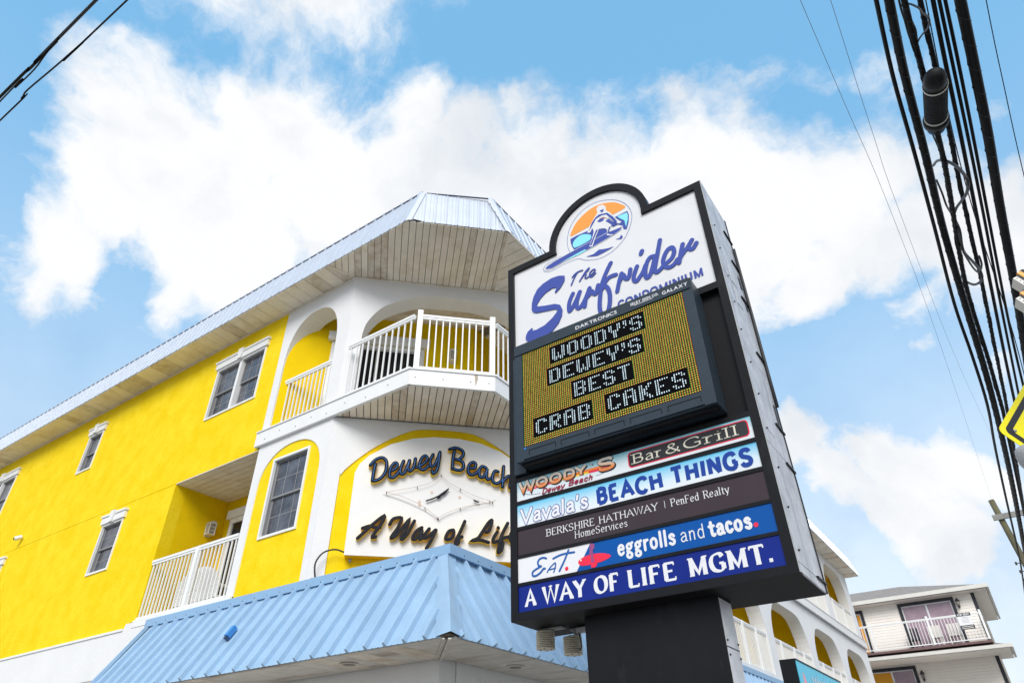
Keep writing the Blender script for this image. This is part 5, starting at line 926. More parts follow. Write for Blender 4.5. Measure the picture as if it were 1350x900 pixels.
# ================================================================ wall sign on the corner
ws=thing('wall_sign','white arched wall sign with black and yellow neon script on the building corner','sign',DIAG(1.95,.1,4.7))
OFF=.17
pl=mir([(.505,4.735),(.502,6.06),(.56,6.22),(.70,6.385),(1.03,6.61),(1.39,6.745),(1.75,6.80)],1.965)
sp_=slab('sign_panel',DIAG,smooth_pts(pl,3) if False else pl,[],OFF-.03,OFF,mat('wall_sign_white',(.80,.79,.78),.6,mottle=.04,mscale=3),ws)
slab('sign_return',DIAG,[(a+(1.965-a)*.004,b+(5.5-b)*.003) for a,b in pl],[],-.08,OFF-.0305,chan_y,ws)
def channel(keys,src,w,neon,nw,two=False):
    for k in keys:
        fb=MB(); yb=MB(); nb=MB()
        for st in src[k]:
            P=smooth_pts([tuple(p) for p in st],4)
            ribbon(yb,DIAG,P,w,OFF+.082,.080,cap='round'); ribbon(fb,DIAG,P,w*.97,OFF+.086,.003,cap='round')
        y=yb.build('letter',chan_y,ws,fix=False); fb.build('letter_face',chan_f,y,fix=False)
        for st in src[k]:
            P=smooth_pts([tuple(p) for p in st],4)
            if len(P)>=2:
                if two:
                    Q=[Vector(p) for p in P]
                    for sgn in (-1,1):
                        T_=[]
                        for i in range(len(Q)):
                            d=(Q[min(i+1,len(Q)-1)]-Q[max(i-1,0)]).normalized(); T_.append((Q[i].x-d.y*w*.34*sgn,Q[i].y+d.x*w*.34*sgn))
                        tubemb(nb,[DIAG(a,OFF+.094,b) for a,b in T_],nw,4)
                else: tubemb(nb,[DIAG(a,OFF+.096,b) for a,b in P],nw,5)
        if nb.v: nb.build('neon_tube',neon,y,smooth=True)
channel(['D','e1','w','e2','y','B','e3','a','c','h'],DATA['N'],.031,neon_b,.0052)
channel(['A','W','a','y','o','f','L','i','dot','f2','e'],DATA['M'],.028,neon_w,.0019,two=True)
for P in DATA['T']['diamond_neon']: tube('outline_tube',[DIAG(a,OFF+.055,b) for a,b in smooth_pts([tuple(p) for p in P],4)],.0036,neon_d,ws,5)
for P in DATA['T']['diamond_edge']: tube('outline_tube',[DIAG(a,OFF+.014,b) for a,b in smooth_pts([tuple(p) for p in P],4)],.0024,frame_gray,ws,4)
slab('gull',DIAG,[tuple(p) for p in DATA['T']['gull']],[],OFF+.03,OFF+.05,chan_f,ws); slab('gull',DIAG,[tuple(p) for p in DATA['T']['gull_small']],[],OFF+.03,OFF+.05,chan_f,ws)
for a,b in DATA['T']['rings']:
    tube('tube_holder',[DIAG(a+.016*math.cos(t*.7),OFF+.02,b+.016*math.sin(t*.7)) for t in range(10)],.004,mat('copper_glass',(.80,.45,.25),.4),ws,4)
stt=MB()
for P in DATA['T']['diamond_neon']:
    for i in (0,len(P)//2,-1): a,b=P[i]; stt.box(DIAG,a-.005,a+.005,OFF,OFF+.058,b-.009,b+.007)
kind(stt.build('tube_supports',mat('dark_brass',(.10,.06,.04),.5),ws),'stuff')
lathe('drain_fitting',DIAG(.60,.06,4.66),[(.022,0),(.022,.05)],frame_gray,ws,8)
# feed conduit
tag(tube('electrical_conduit',smooth_pts([DIAG(.50,.08,4.80),DIAG(.36,.10,4.83),DIAG(.20,.12,4.77),DIAG(.11,.13,4.62),DIAG(.12,.12,4.46),DIAG(.16,.10,4.34)],5),.013,cable2),'grey flexible conduit curving from the white wall sign down to the awning','conduit')
tag(box('conduit_box',DIAG,.08,.24,.05,.16,4.336,4.385,frame_gray,bevel=.008),'small grey fitting at the foot of the conduit on the awning ledge','fitting')

# ================================================================ small things on the building
def wall_lantern(fr,u,v,z,label,s=1.0):
    t=thing('wall_lantern',label,'lantern',fr(u,v,z))
    box('back_plate',fr,u-.05*s,u+.05*s,v,v+.02,z-.14*s,z+.14*s,gutterm,t,bevel=.004)
    fbm=MB(); w=.065*s
    for a,b in ((-1,.03),(1,.03),(-1,.16),(1,.16)): fbm.box(fr,u+a*w-.009,u+a*w+.009,v+b-.009,v+b+.009,z-.11*s,z+.11*s)
    for zz_ in (-.11,-.035,.04,.11): fbm.box(fr,u-w-.012,u+w+.012,v+.022,v+.172,z+zz_*s-.007,z+zz_*s+.007) if abs(zz_)>.1 else [fbm.box(fr,u-w,u+w,v+b-.005,v+b+.005,z+zz_*s-.006,z+zz_*s+.006) for b in (.03,.16)]
    fbm.build('lantern_cage',gutterm,t)
    box('lantern_glass',fr,u-w+.006,u+w-.006,v+.035,v+.155,z-.10*s,z+.10*s,mat('lantern_glass',(.35,.32,.24),.3),t)
    slab('lantern_cap',fr,[(u-w-.02,z+.118*s),(u+w+.02,z+.118*s),(u+w*.5,z+.16*s),(u-w*.5,z+.16*s)],[],v+.02,v+.175,gutterm,t)
    return t
SW=Fr((-12.83,6.5,0),R(90))
wall_lantern(SW,.93,.0,6.36,'cream caged lantern on the yellow side wall of the second floor recess',1.0)
wall_lantern(DIAG,2.10,-1.31,9.42,'grey caged lantern on the yellow wall behind the top corner balcony',.95)
pc=thing('security_camera','small white cylinder camera on the yellow wall below the far windows','camera',LEFT(-19.63,.05,7.31))
lathe('camera_body',LEFT(-19.60,.03,7.33),[(.05,0),(.055,.02),(.055,.15),(.045,.16)],trim,pc,12,axis=(-.3,-1,-.55)); lathe('lens',LEFT(-19.645,.18,7.252),[(.035,0),(.03,.012)],ink_k,pc,10,axis=(-.3,-1,-.55))
# junction box on the awning slope
jb=thing('junction_box','small bright blue box fixed on the light blue awning slope','box',(-8.99,5.99,3.66))
Ts=Vector((0,.785,1.195)).normalized(); Nn=Vector((0,-1.195,.785)).normalized(); o_=Vector((-8.985,5.995,3.64))
def jbx(name,a,b,c,m):
    V=[tuple(o_+Vector((x,0,0))+Ts*t+Nn*h) for h in (.03,c) for x,t in ((-a,-b),(a,-b),(a,b),(-a,b))]
    return mesh(name,V,BOXF,m,jb,bevel=.004)
jbx('housing',.036,.085,.10,boxblue); 
V=[tuple(o_+Vector((x,0,0))+Ts*t+Nn*h) for h in (.02,.09) for x,t in ((-.02,-.12),(.02,-.12),(.02,-.086),(-.02,-.086))]
mesh('spout',V,BOXF,roofdk,jb)
for i,(x,y) in enumerate(((-6.59,6.04),(-5.12,7.44))):
    t=thing('recessed_light','round recessed light in the awning soffit '+('left of the corner' if i==0 else 'right of the corner'),'light',(x,y,3.02),'recessed soffit lights')
    lathe('trim_ring',(x,y,3.022),[(.10,0),(.115,.006),(.115,.015)],vinyl_low,t,20); lathe('lamp_lens',(x,y,3.019),[(.078,0),(.078,.002)],mat('dull_lens',(.25,.22,.17),.5),t,16)
# bench on the recess balcony
bn=thing('balcony_bench','white round backed plastic bench behind the second floor recess railing','bench',(-11.85,7.0,4.43))
BF=Fr((0,6.93,0),0)
n=11
for i in range(n):
    a=-12.50+i*.122; c=-11.89; top=4.84+.46*math.sqrt(max(0,1-((a+.055-c)/.72)**2))
    slab('back_slat',BF,rect(a,a+.112,4.90,top+.02),[],-.03,.0,plast,bn)
    box('back_slat_lower',BF,a+.03 if i in(2,5,6,7,8,9) else a,a+.112,-.028,-.002,4.70,4.897,plast,bn)
box('seat',BF,-12.50,-11.16,-.55,-.03,4.68,4.72,plast,bn,bevel=.01)
for x in (-12.48,-11.25):
    for y0 in (-.52,-.08): box('leg',BF,x,x+.07,y0,y0+.06,4.43,4.68,plast,bn)
    box('arm',BF,x-.03,x+.09,-.55,-.02,4.90,4.925,plast,bn)
# ================================================================ neighbouring white house
K=.889
HY=40.0
HF_=Fr((0,HY,0),0.0)
def hx(x): return x*K
def hz(z): return 1.6+(z-1.6)*K
H=thing('white_house','white clapboard house with black trim, grey shingle roof and a balcony with a notice','house',(-4,HY+4,0))
xr=hx(-.62); xl=-12.0
zt=hz(10.95); zd=hz(8.35); zlt=hz(7.75)
dU=(hx(-4.30),hx(-1.78)); dL=(hx(-6.9),hx(-4.68))
slab('wall',HF_,rect(xl,xr,0,zt),[rect(dU[0],dU[1],zd+.05,hz(10.72)),rect(hx(-7.6),hx(-6.48),zd+.05,hz(10.66)),rect(dL[0],dL[1],hz(5.6),hz(7.56)),],-.2,0,hs_side,H)
HS=Fr((xr,HY,0),R(90))
box('wall',HS,0.2,8.0,-.2,-.003,0,zt,hs_side,H)
sb=MB(); z=.4
while z<zt-.1:
    for a,b in ((xl,xr),):
        segs=[(a,b)]
        for (u0,u1,z0,z1) in ((dU[0]-.16,dU[1]+.16,zd+.0,hz(10.72)+.14),(hx(-7.6)-.1,hx(-6.48)+.16,zd,hz(10.66)+.14),(dL[0]-.1,dL[1]+.16,hz(5.5),hz(7.56)+.14)):
            if z+.13>z0 and z<z1:
                ns=[]
                for s in segs:
                    if u1<=s[0] or u0>=s[1]: ns.append(s); continue
                    if u0>s[0]: ns.append((s[0],u0))
                    if u1<s[1]: ns.append((u1,s[1]))
                segs=ns
        for s in segs: sb.add([HF_(s[0],.004,z),HF_(s[1],.004,z),HF_(s[1],.022,z+.002),HF_(s[0],.022,z+.002),HF_(s[0],.006,z+.128),HF_(s[1],.006,z+.128)],[(0,1,2,3),(3,2,5,4)])
    sb.add([HS(0,.004,z),HS(8,.004,z),HS(8,.022,z+.002),HS(0,.022,z+.002),HS(0,.006,z+.128),HS(8,.006,z+.128)],[(0,1,2,3),(3,2,5,4)])
    z+=.13
kind(sb.build('siding',hs_side,H,fix=False),'stuff')
cbm=MB(); cbm.box(HF_,xr-.12,xr+.03,-.0,.035,0,zt); cbm.box(HS,-.0,.14,.0,.03,0,zt); cbm.build('corner_board',hs_dark,H)
def slider(u0,u1,z0,z1,pane,label=None):
    t=.13; mb=MB()
    for a in ((u0-t,u0+.008,z0,z1+t),(u1-.008,u1+t,z0,z1+t),(u0+.008,u1-.008,z1-.008,z1+t)): mb.box(HF_,a[0],a[1],-.05,.045,a[2],a[3])
    f=mb.build('patio_door',hs_dark,H)
    fb=MB(); c=(u0+u1)/2; w=.06
    for a in ((u0+.01,u0+w,z0,z1-.01),(u1-w,u1-.01,z0,z1-.01),(u0+w,u1-w,z1-w,z1-.012),(c-.04,c+.04,z0,z1-w)): fb.box(HF_,a[0],a[1],-.08,-.02,a[2],a[3])
    fb.build('sash',trim,f)
    box('pane',HF_,u0+w,c-.04,-.07,-.05,z0,z1-w,pane,f); box('pane',HF_,c+.04,u1-w,-.075,-.055,z0,z1-w,hs_pink,f)
    return f
slider(dU[0],dU[1],zd+.05,hz(10.72),hs_pink); slider(hx(-7.6),hx(-6.48),zd+.05,hz(10.66),hs_org); slider(dL[0],dL[1],hz(5.6),hz(7.56),hs_org)
box('curtain',HF_,hx(-6.70),hx(-6.54),-.045,-.03,zd+.05,hz(10.60),hs_org,H)
# balcony and lower roof skirt
dk=box('balcony_floor',HF_,xl,xr+.05,-.0,1.3,zd-.12,zd-.02,mat('deck_edge',(.20,.12,.12),.8,mottle=.3,mscale=8),H)
HR=HY-1.25
HRF=Fr((0,HR,0),0)
hr=railing(HRF,xl,xr+.02,zd+.05,hz(9.75)-.06,0,.135,posts=(hx(-3.22)*.97,-5.3,xr-.02),parent=H,post_up=.10)
railing(Fr((xr,HR,0),R(90)),.06,1.2,zd+.05,hz(9.75)-.06,-.0,.14,parent=H)
# skirt roof under the balcony
gz=hz(8.05)-.10; gy=HY-1.95
mesh('skirt_roof',[(xl,gy,gz),(xr+.62,gy,gz),(xr+.0,HY-.0,gz+.42),(xl,HY-.0,gz+.42),(xr+.62,HY+1.2,gz),(xr+.01,HY+1.2,gz+.42)],[(0,1,2,3),(1,4,5,2)],shing,H,fix=False)
box('skirt_soffit',WORLD,xl,xr+.60,gy+.02,HY+1.2,gz-.14,gz-.11,hs_side,H)
gm=MB(); gm.box(WORLD,xl,xr+.70,gy-.11,gy,gz-.12,gz+.02); gm.box(WORLD,xr+.62,xr+.72,gy+.001,HY+1.2,gz-.118,gz+.021); gm.build('gutter',gutterm,H,bevel=.02)
# roof
ez=hz(11.15); ey=HY-.55; ex=xr+.62
mesh('roof',[(xl-2,ey,ez),(ex,ey,ez),(ex,HY+7.6,ez),(xl-2,HY+7.6,ez),(hx(-4.4),HY+3.5,ez+1.35),(xl+1,HY+3.5,ez+1.35),(ex-.001,ey,ez-.05),(ex-.001,HY+7.6,ez-.05)],[(0,1,4,5),(1,2,4),(2,3,5,4),(0,5,3)],shing,H,fix=False)
box('eave_soffit',WORLD,xl-2,ex-.02,ey+.02,HY+7.55,ez-.20,ez-.17,hs_side,H)
vb=MB(); y=HY-.3
while y<HY+7.5: vb.box(WORLD,xr+.04,ex-.04,y,y+.012,ez-.206,ez-.1995); y+=.3
vb.build('soffit_joints',gutterm,H)
gm=MB(); gm.box(WORLD,xl-2,ex+.10,ey-.11,ey,ez-.16,ez+.02); gm.box(WORLD,ex,ex+.10,ey+.001,HY+7.6,ez-.158,ez+.021); gm.build('gutter',gutterm,H,bevel=.02)
def coach(u,z,label):
    t=thing('coach_lamp',label,'lamp',HF_(u,.1,z))
    box('back_plate',HF_,u-.05,u+.05,.024,.04,z-.06,z+.16,hs_dark,t); lathe('lamp_top',HF_(u,.16,z+.10),[(.11,0),(.10,.02),(.04,.12),(.015,.16)],hs_dark,t,10)
    lathe('lamp_glass',HF_(u,.16,z-.12),[(.06,0),(.085,.22)],mat('smoked_glass',(.25,.22,.2),.2),t,8); lathe('lamp_base',HF_(u,.16,z-.24),[(.012,0),(.03,.04),(.065,.12)],hs_dark,t,8)
    tube('arm',[HF_(u,.03,z+.02),HF_(u,.10,z+.14),HF_(u,.16,z+.24)],.012,hs_dark,t)
coach(hx(-1.47),hz(10.46),'black coach lamp on the white siding right of the upper patio door'); coach(hx(-4.30),hz(7.14),'black coach lamp on the lower storey beside the lower patio door')
# notice on the railing
nt=thing('notice_board','white notice with dark bands top and bottom hung on the house balcony railing','sign',(hx(-1.45),HR-.05,hz(9.3)))
NF=Fr((0,HR-.04,0),0); a,b=hx(-1.78)*.965,hx(-1.13)*.95; z0_,z1_=hz(8.93),hz(9.72)
box('board',NF,a,b,.0,.012,z0_,z1_,trim,nt); box('top_band',NF,a,b,.0125,.016,z1_-.14,z1_,hs_dark,nt); box('bottom_band',NF,a,b,.0125,.016,z0_,z0_+.17,hs_dark,nt)
text(NF,'FOR RENT',a+.05,b-.05,z1_-.115,z1_-.03,.008,.0165,trim,nt)
mb=MB()
for i in range(5): mb.box(NF,a+.14+.02*(i%2),b-.14,.0125,.0135,z0_+.28+i*.055,z0_+.292+i*.055)
kind(mb.build('small_print',frame_gray,nt),'stuff')
mb=MB()
for i in range(2): mb.box(NF,a+.05,b-.05,.0165,.0175,z0_+.03+i*.07,z0_+.06+i*.07)
mb.build('print_lines',gutterm,nt)
# deck chairs behind the railing
for i,(x,lab) in enumerate(((hx(-4.05),'dark slatted deck chair at the left of the upper patio door'),(hx(-3.0),'pale slatted deck chair at the middle of the house balcony'),(hx(-2.1),'pale slatted deck chair at the right of the house balcony'))):
    t=thing('deck_chair',lab,'chair',(x,HY-.6,zd),'chairs on the house balcony'); m_=hs_dark if i==0 else gutterm
    CF=Fr((x,HY-.45,0),0)
    for k in range(4): box('back_slat',CF,-.26+k*.135,-.16+k*.135,.0,.03,zd+.42,zd+.98,m_,t)
    box('seat',CF,-.27,.27,-.0,.5,zd+.38,zd+.42,m_,t)
    for u in (-.26,.2):
        for v in (.02,.44): box('leg',CF,u,u+.05,v,v+.04,zd-.02,zd+.38,m_,t)

# ================================================================ blade sign by the right facade
VX=-3.33
vs=thing('shop_sign','black boxed shop sign with cyan face, white lettering and a pink surfboard','sign',(-3.48,15.8,0))
VF=Fr((VX,14.0,0),R(90))     # u along +y, face toward +x
box('sign_box',WORLD,-3.625,VX-.012,14.0,17.55,2.3,3.815,cab,vs)
box('sign_face',VF,.03,3.52,-.0115,.0,2.33,3.79,cyanp,vs)
box('face_edge',VF,.0,3.55,-.0112,.012,3.792,3.815,cab,vs)
slab('pink_surfboard',VF,smooth_pts([(.42,2.4),(.30,2.8),(.26,3.2),(.30,3.50),(.36,3.62),(.46,3.50),(.54,3.2),(.58,2.8),(.55,2.4)],3,True),[],.0005,.003,pinkm,vs)
ft=thing
text(VF,"VAVALA'S".replace('U','V'),.98,2.95,3.16,3.62,.050,.0012,ink_navy,vs,gap=2.2)
text(VF,"VAVALA'S",.98,2.95,3.16,3.62,.034,.0026,ink_w,vs,gap=2.2)
mesh('orange_sun',[VF(3.05+.13*math.cos(t*.45),.0015,3.47+.13*math.sin(t*.45)) for t in range(14)],[tuple(range(14))],orange,vs,fix=False)
for y in (14.4,17.0): box('post',WORLD,-3.55,-3.43,y,y+.12,0,2.3,cab,vs)

# ================================================================ overhead lines
def sag(p0,p1,s,n=14):
    p0=Vector(p0);p1=Vector(p1); return [tuple(p0.lerp(p1,i/n)+Vector((0,0,-4*s*(i/n)*(1-i/n)))) for i in range(n+1)]
def yline(name,x,pts,r,label,m=cable,n=8,group='cables strung along the road'):
    """pts (y,z) on the vertical plane x"""
    P=[(x,*pts[0])]+smooth_pts([(x,a,b) for a,b in pts[1:-1]],5)+[(x,*pts[-1])]
    return tag(tube(name,P,r,m,n=n),label,'cable',group)
YL=[[0.815,[[-2.324,6.487],[3.676,6.5],[4.503,6.578],[5.352,6.464],[6.417,6.364],[7.805,6.28],[8.569,5.961],[9.537,5.73],[11.222,5.811],[13.793,5.824],[17.919,5.787],[23.584,6.124],[45.0,7.4]],0.017,"thin black cable at the left edge of the overhead bundle, wavy further on"],[0.894,[[-2.268,6.521],[3.732,6.5],[4.54,6.553],[5.405,6.46],[6.536,6.415],[7.695,6.172],[9.023,5.84],[10.653,5.678],[12.779,5.607],[16.631,5.611],[45.0,5.64]],0.034,"thick black cable second from the left of the overhead bundle"],[0.977,[[-2.241,6.7],[3.759,6.45],[4.055,6.413],[4.356,6.349],[5.068,6.257],[5.551,6.232],[6.315,6.291],[7.235,6.362],[7.956,6.302],[8.791,6.019],[9.869,5.772],[45.0,4.02]],0.022,"lumpy black cable bundle that carries the splice closure"],[1.085,[[-2.134,6.754],[3.866,6.5],[4.342,6.439],[4.964,6.368],[5.735,6.335],[6.499,6.273],[7.352,6.173],[8.63,6.108],[10.476,6.013],[13.675,5.993],[45.0,5.8]],0.019,"black twisted cable passing right over the splice closure"],[1.164,[[-2.078,6.693],[3.922,6.5],[4.49,6.456],[5.305,6.368],[6.318,6.286],[7.724,6.172],[9.016,6.068],[10.337,5.924],[45.0,4.19]],0.017,"black cable left of the close pair right of the closure"],[1.202,[[-2.051,6.765],[3.949,6.5],[4.493,6.425],[5.287,6.321],[6.266,6.219],[7.79,6.091],[8.882,5.98],[10.195,5.847],[45.0,4.11]],0.0135,"left cable of the close pair right of the closure"],[1.239,[[-2.025,6.79],[3.975,6.5],[4.512,6.415],[5.311,6.318],[6.299,6.224],[7.794,6.076],[8.81,5.926],[9.574,5.769],[45.0,4.0]],0.0135,"right cable of the close pair right of the closure"],[1.278,[[-2.124,6.639],[3.876,6.3],[4.444,6.187],[5.111,6.075],[5.953,6.003],[6.804,5.891],[7.426,5.819],[8.496,5.739],[45.0,3.91]],0.038,"thickest black cable at the right of the overhead bundle"],[2.1,[[-0.15200000000000014,8.882],[5.848,8.5],[6.38,8.375],[6.939,8.216],[7.544,8.045],[8.176,7.836],[45.0,5.99]],0.005,"hair thin wire right of the overhead bundle"],[1.218,[[-0.9569999999999999,7.134],[5.043,6.9],[5.966,6.797],[6.883,6.51],[7.905,5.944],[8.866,5.643],[45.0,3.84]],0.005,"thin wire seen between the cables right of the closure"]]
for i,(x,pts,r,lab) in enumerate(YL): yline('overhead_cable',x,pts,r,lab)
# lashing wire wound round the bundles
def helix(pts,r,pitch):
    out=[];a=0;P=[Vector(p) for p in pts]
    for p,q in zip(P[:-1],P[1:]):
        L_=(q-p).length; n_=max(1,int(L_/(pitch/8)))
        for i in range(n_):
            c=p.lerp(q,i/n_); a+=2*math.pi*(L_/n_)/pitch; out.append((c.x+r*math.cos(a),c.y,c.z+r*math.sin(a)))
    return out
for o in [o for o in C.objects if o.name.startswith('overhead_cable')]:
    for (x,pts,r,lab) in YL:
        if o['label']==lab and ('twisted' in lab or 'lumpy' in lab or 'thick' in lab):
            P=smooth_pts([(x,a,b) for a,b in pts[1:-1]],4); tube('lashing_wire',helix(P,r+.002,.22 if 'thick' in lab else .11),.0028,cable2,o,n=4)
            if 'twisted' in lab or 'lumpy' in lab: tube('strand',helix(P,r*.9,.9),r*.42,cable,o,n=5)
# messenger bundle with splice closure
sc=thing('splice_closure','black ribbed cylindrical splice closure hanging from the cable bundle','closure',(.99,4.6,6.2))
ca=Vector((.99,4.22,6.06)); cb_=Vector((.99,4.98,6.31)); ax=(cb_-ca).normalized(); Lc=(cb_-ca).length
prof=[(.03,-.03),(.085,-.015),(.098,.03),(.100,.10)]
lathe('dome',ca,[(.02,-.04),(.05,-.03),(.07,.0),(.079,.05),(.081,.12)],cable,sc,20,axis=ax)
pr=[];h=.12
while h<Lc-.15: pr+= [(.084,h),(.084,h+.010),(.074,h+.014),(.074,h+.024)]; h+=.028
lathe('ribbed_body',ca,pr,cable,sc,20,axis=ax)
for h in (.13,Lc-.16): lathe('clamp_ring',ca,[(.087,h),(.087,h+.016)],gutterm,sc,20,axis=ax)
lathe('base',ca,[(.092,Lc-.135),(.098,Lc-.11),(.095,Lc-.05),(.075,Lc-.045),(.073,Lc+.0),(.05,Lc+.02)],cable,sc,20,axis=ax)
lathe('base_collar',ca,[(.07,Lc+.02),(.068,Lc+.06)],mat('collar_blue',(.05,.12,.25),.5),sc,16,axis=ax)
def loop(pts,r,label,m=cable2):
    return tag(tube('cable_loop',smooth_pts(pts,5),r,m,n=6),label,'cable','slack loops tied to the cable bundle')
LOOPS=[[[[1.0,3.878,6.558],[1.0,3.786,6.408],[1.0,3.721,6.277],[1.0,3.678,6.176],[1.0,3.675,6.11],[1.0,3.634,6.015],[1.0,3.654,5.979],[1.0,3.761,6.049],[1.0,3.875,6.16],[1.0,4.066,6.341],[1.0,4.19,6.443]],0.007,"small grey cable loop above the splice closure"],[[[1.0,3.955,6.734],[1.0,4.045,6.723],[1.0,4.119,6.683],[1.0,4.216,6.663],[1.0,4.273,6.632]],0.009,"thin strand joining the bundle above the closure"],[[[1.0,3.878,6.576],[1.0,3.983,6.626],[1.0,4.043,6.581],[1.0,4.109,6.557],[1.0,4.164,6.527]],0.01,"inner strand curling into the bundle above the closure"],[[[1.0,3.987,6.474],[1.0,4.025,6.411],[1.0,4.105,6.419],[1.0,4.2,6.433],[1.0,4.293,6.419],[1.0,4.401,6.409]],0.008,"strand running down onto the closure top"],[[[1.0,6.007,6.784],[1.0,5.743,6.592],[1.0,5.458,6.315],[1.0,5.23,6.035],[1.0,5.111,5.826],[1.0,5.112,5.715],[1.0,5.346,5.795],[1.0,5.654,5.977],[1.0,6.036,6.213],[1.0,6.342,6.373]],0.013,"large grey cable loop below the splice closure"],[[[1.0,6.237,6.795],[1.0,6.32,6.676],[1.0,6.447,6.596],[1.0,6.429,6.447],[1.0,6.471,6.272],[1.0,6.787,6.315],[1.0,7.28,6.529]],0.01,"grey strand twisting round the bundle below the large loop"],[[[1.0,6.429,6.447],[1.0,6.471,6.272],[1.0,6.85,6.284],[1.0,6.691,6.012],[1.0,6.583,5.811],[1.0,6.74,5.803],[1.0,7.274,6.107],[1.0,7.716,6.469],[1.0,7.799,6.598]],0.013,"lower dark cable loop hanging from the bundle"],[[[1.0,6.904,6.299],[1.0,6.846,6.05],[1.0,6.676,5.853],[1.0,6.358,5.719],[1.0,6.252,5.758]],0.009,"short strand crossing the lower dark loop"],[[[1.0,5.301,6.596],[1.0,5.34,6.541],[1.0,5.385,6.465],[1.0,5.424,6.41]],0.008,"left wire tail under the splice closure"],[[[1.0,5.091,6.381],[1.0,5.147,6.335],[1.0,5.222,6.308],[1.0,5.444,6.403]],0.008,"middle wire tail under the splice closure"],[[[1.0,4.99,6.258],[1.0,5.216,6.381],[1.0,5.345,6.382]],0.007,"right wire tail under the splice closure"]]
LEFTL=[[[[-13.247,0.261,8.2],[-7.249,0.406,8.2],[-6.629,0.431,8.2],[-6.042,0.442,8.2],[-5.268,0.454,8.2],[8.728,0.793,8.2]],0.016,"thicker black service wire crossing the top left corner","service wires over the top left corner"],[[[-13.258,0.379,8.15],[-7.258,0.429,8.15],[-6.934,0.447,8.15],[-6.533,0.461,8.15],[-6.25,0.445,8.15],[-5.943,0.436,8.15],[-5.22,0.446,8.15],[8.78,0.563,8.15]],0.008,"thin wire hanging just under the thick one at the top left","service wires over the top left corner"],[[[-13.355,0.339,8.0],[-7.358,0.532,8.0],[-6.862,0.536,8.0],[-6.699,0.525,8.0],[-6.135,0.562,8.0],[-5.513,0.594,8.0],[-4.877,0.612,8.0],[9.116,1.063,8.0]],0.009,"lower single service wire crossing the top left corner","service wires over the top left corner"],[[[0.182,-0.206,7.662],[0.491,4.714,8.5],[0.614,6.661,8.832],[0.8,9.632,9.336],[1.118,17.404,10.669],[1.947,43.237,15.115]],0.003,"faint thin wire farthest left in the open sky, running to the wooden pole",None],[[[0.596,0.016,7.435],[0.753,4.898,8.5],[0.842,7.642,9.099],[0.964,10.381,9.693],[1.61,21.296,12.057],[3.215,42.75,16.698]],0.003,"faint thin wire between the farthest left one and the cable bundle",None]]

for P,r,lab in LOOPS: loop(P,r,lab)
for P,r,lab,g in LEFTL: tag(tube('service_wire',smooth_pts(P,4),r,cable if g else wire_thin,n=5),lab,'cable',g or 'faint thin wires across the sky')

# ---- utility pole
up_=thing('utility_pole','weathered brown wooden utility pole with a crossarm beyond the white house','utility pole',(2.95,43.3,0))
b_=Vector((2.95,43.3,0)); t_=Vector((1.905,43.3,15.05))
tube('pole',[tuple(b_.lerp(t_,i/8)) for i in range(9)],.17,wood,up_,n=14,rr=[.19-.045*i/8 for i in range(9)])
a_=b_.lerp(t_,.935)
box('crossarm',WORLD,a_.x-.35,a_.x+2.6,43.04,43.16,a_.z-.16,a_.z+.12,woodg,up_,bevel=.01)
for s in (-.02,.05): tube('brace',[(a_.x+.38,43.06+s,a_.z-1.9),(a_.x+1.15,43.0+s,a_.z-.95)],.014,sign_steel,up_,n=5)
tube('brace',[(a_.x+1.15,43.0,a_.z-.95),(a_.x+1.7,43.05,a_.z-.1)],.014,sign_steel,up_,n=5)
for dx in (1.35,1.85,2.35):
    lathe('insulator',(a_.x+dx,43.1,a_.z+.08),[(.02,0),(.05,.03),(.03,.06),(.055,.09),(.02,.16)],cable2,up_,8)
for k in range(4): q=b_.lerp(t_,.775-.028*k); tube('step_bolt',[(q.x-.36,43.3,q.z),(q.x-.10,43.3,q.z)],.02,ink_k,up_,n=5) ; box('spool',WORLD,q.x-.42,q.x-.33,43.24,43.36,q.z-.07,q.z+.07,ink_k,up_)

# ================================================================ crossing warning sign, right edge
wg=thing('warning_sign','yellow diamond warning sign with black border on a steel post','sign',(1.40,6.35,0))
TH=R(40)
ur=Vector((math.cos(TH),math.sin(TH),0))
DC=Vector((.523,6.0,3.977))                  # left corner of the diamond
DFr=Fr(tuple(DC-ur*0-Vector((0,0,DC.z))),TH)
def dia(c,h,r,n=5):
    P=[]
    for k,(dx,dz) in enumerate(((-1,0),(0,-1),(1,0),(0,1))):
        # rounded corner: centre moved in
        cx,cz=c[0]+dx*(h-r*1.414),c[1]+dz*(h-r*1.414); a0={(-1,0):135,(0,-1):225,(1,0):315,(0,1):45}[(dx,dz)]
        for i in range(n+1): t=R(a0+90*i/n); P.append((cx+r*math.cos(t),cz+r*math.sin(t)))
    return P
cc=(.50,3.977); 
slab('sign_plate',DFr,dia(cc,.53,.05),[],-.004,0,sgn_y,wg)
slab('border',DFr,dia(cc,.475,.045),[dia(cc,.41,.035)[::-1]],.0004,.0012,ink_k,wg)
lathe('bolt',DFr(.115,.0,3.977),[(.012,0),(.012,.006)],sign_steel,wg,8,axis=tuple(DFr.n))
tube('post',[tuple(DC+ur*.50-DFr.n*.06+Vector((0,0,-3.977))),tuple(DC+ur*.50-DFr.n*.06+Vector((0,0,.3)))],.03,sign_steel,wg,n=10)
dm=thing('dome_housing','round pale grey dome under the yellow diamond sign','dome',(.70,5.95,3.62))
lathe('dome',(.665,5.95,3.72),[(.02,-.165),(.07,-.15),(.115,-.11),(.138,-.05),(.14,.0),(.13,.05),(.05,.08)],domeg,dm,24)
lathe('screw',(.625,5.83,3.68),[(.008,0),(.008,.01)],ink_k,dm,6,axis=(-.3,-1,-.1))
box('arm',WORLD,.70,1.0,5.93,5.97,3.76,3.80,sign_steel,dm)
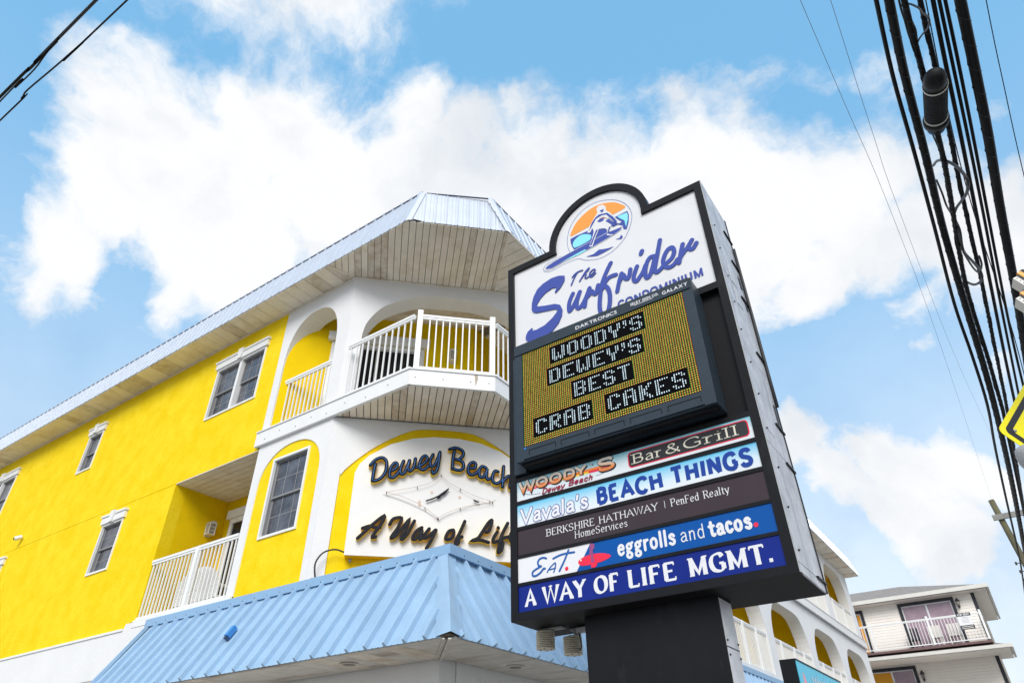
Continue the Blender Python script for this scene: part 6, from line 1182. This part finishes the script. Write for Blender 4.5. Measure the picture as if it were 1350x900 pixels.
# flashing beacon units above
for i,(x,y,z,rot) in enumerate(((1.005,5.6,4.955,0),(.955,5.6,4.775,0))):
    t=thing('beacon_unit',('upper' if i==0 else 'lower')+' orange and white beacon block at the right edge beside the thick cable','beacon',(x,y,z),'beacon blocks at the right edge')
    a=Vector((.37,-.10,-.92)).normalized(); bvec=Vector((.90,.25,.36)).normalized(); cvec=a.cross(bvec)
    o_=Vector((x-.005,y,z+.02))
    L_=.235 if i==0 else .24
    def bb(name,s0,s1,l0,l1,d,m):
        V=[tuple(o_+bvec*s+a*l+cvec*h) for h in (-d,d) for s,l in ((s0,l0),(s1,l0),(s1,l1),(s0,l1))]
        return mesh(name,V,BOXF,m,t,bevel=.004)
    bb('face_plate',0,.035,0,L_,.05,gutterm); bb('grey_band',.036,.052,-.005,L_-.01,.055,cable2); bb('orange_band',.053,.085,-.02,L_-.015,.06,amber); bb('black_band',.086,.115,-.03,L_-.02,.055,cable); bb('back_shell',.116,.19,-.03,L_-.03,.05,sign_steel)
    mb=MB()
    for k in range(7): p=o_+bvec*.018+a*(.02+k*.032); mb.add([tuple(p+cvec*s*.052+bvec*u+a*w_) for s in (-1,1) for u,w_ in ((-.004,-.004),(.004,-.004),(.004,.004),(-.004,.004))],BOXF)
    kind(mb.build('perforations',ink_k,t),'stuff')
    tube('bracket',[tuple(o_+bvec*.19+a*.1),(1.55,5.75,z+.1)],.02,sign_steel,t,n=8)
tag(tube('beacon_post',[(1.55,5.75,0),(1.55,5.75,5.4)],.05,sign_steel,n=12),'steel post carrying the beacon blocks, just outside the right edge','post')

# ---- put the origin of every single-mesh thing at its base
for o in list(C.objects):
    if o.type=='MESH' and o.parent is None and o.get('kind')!='structure' and len(o.data.vertices):
        xs=[v.co for v in o.data.vertices]; c=Vector((sum(v.x for v in xs)/len(xs),sum(v.y for v in xs)/len(xs),min(v.z for v in xs)))
        o.data.transform(Matrix.Translation(-c)); o.location=c
        for ch in o.children: ch.matrix_parent_inverse=Matrix.Translation(-c)
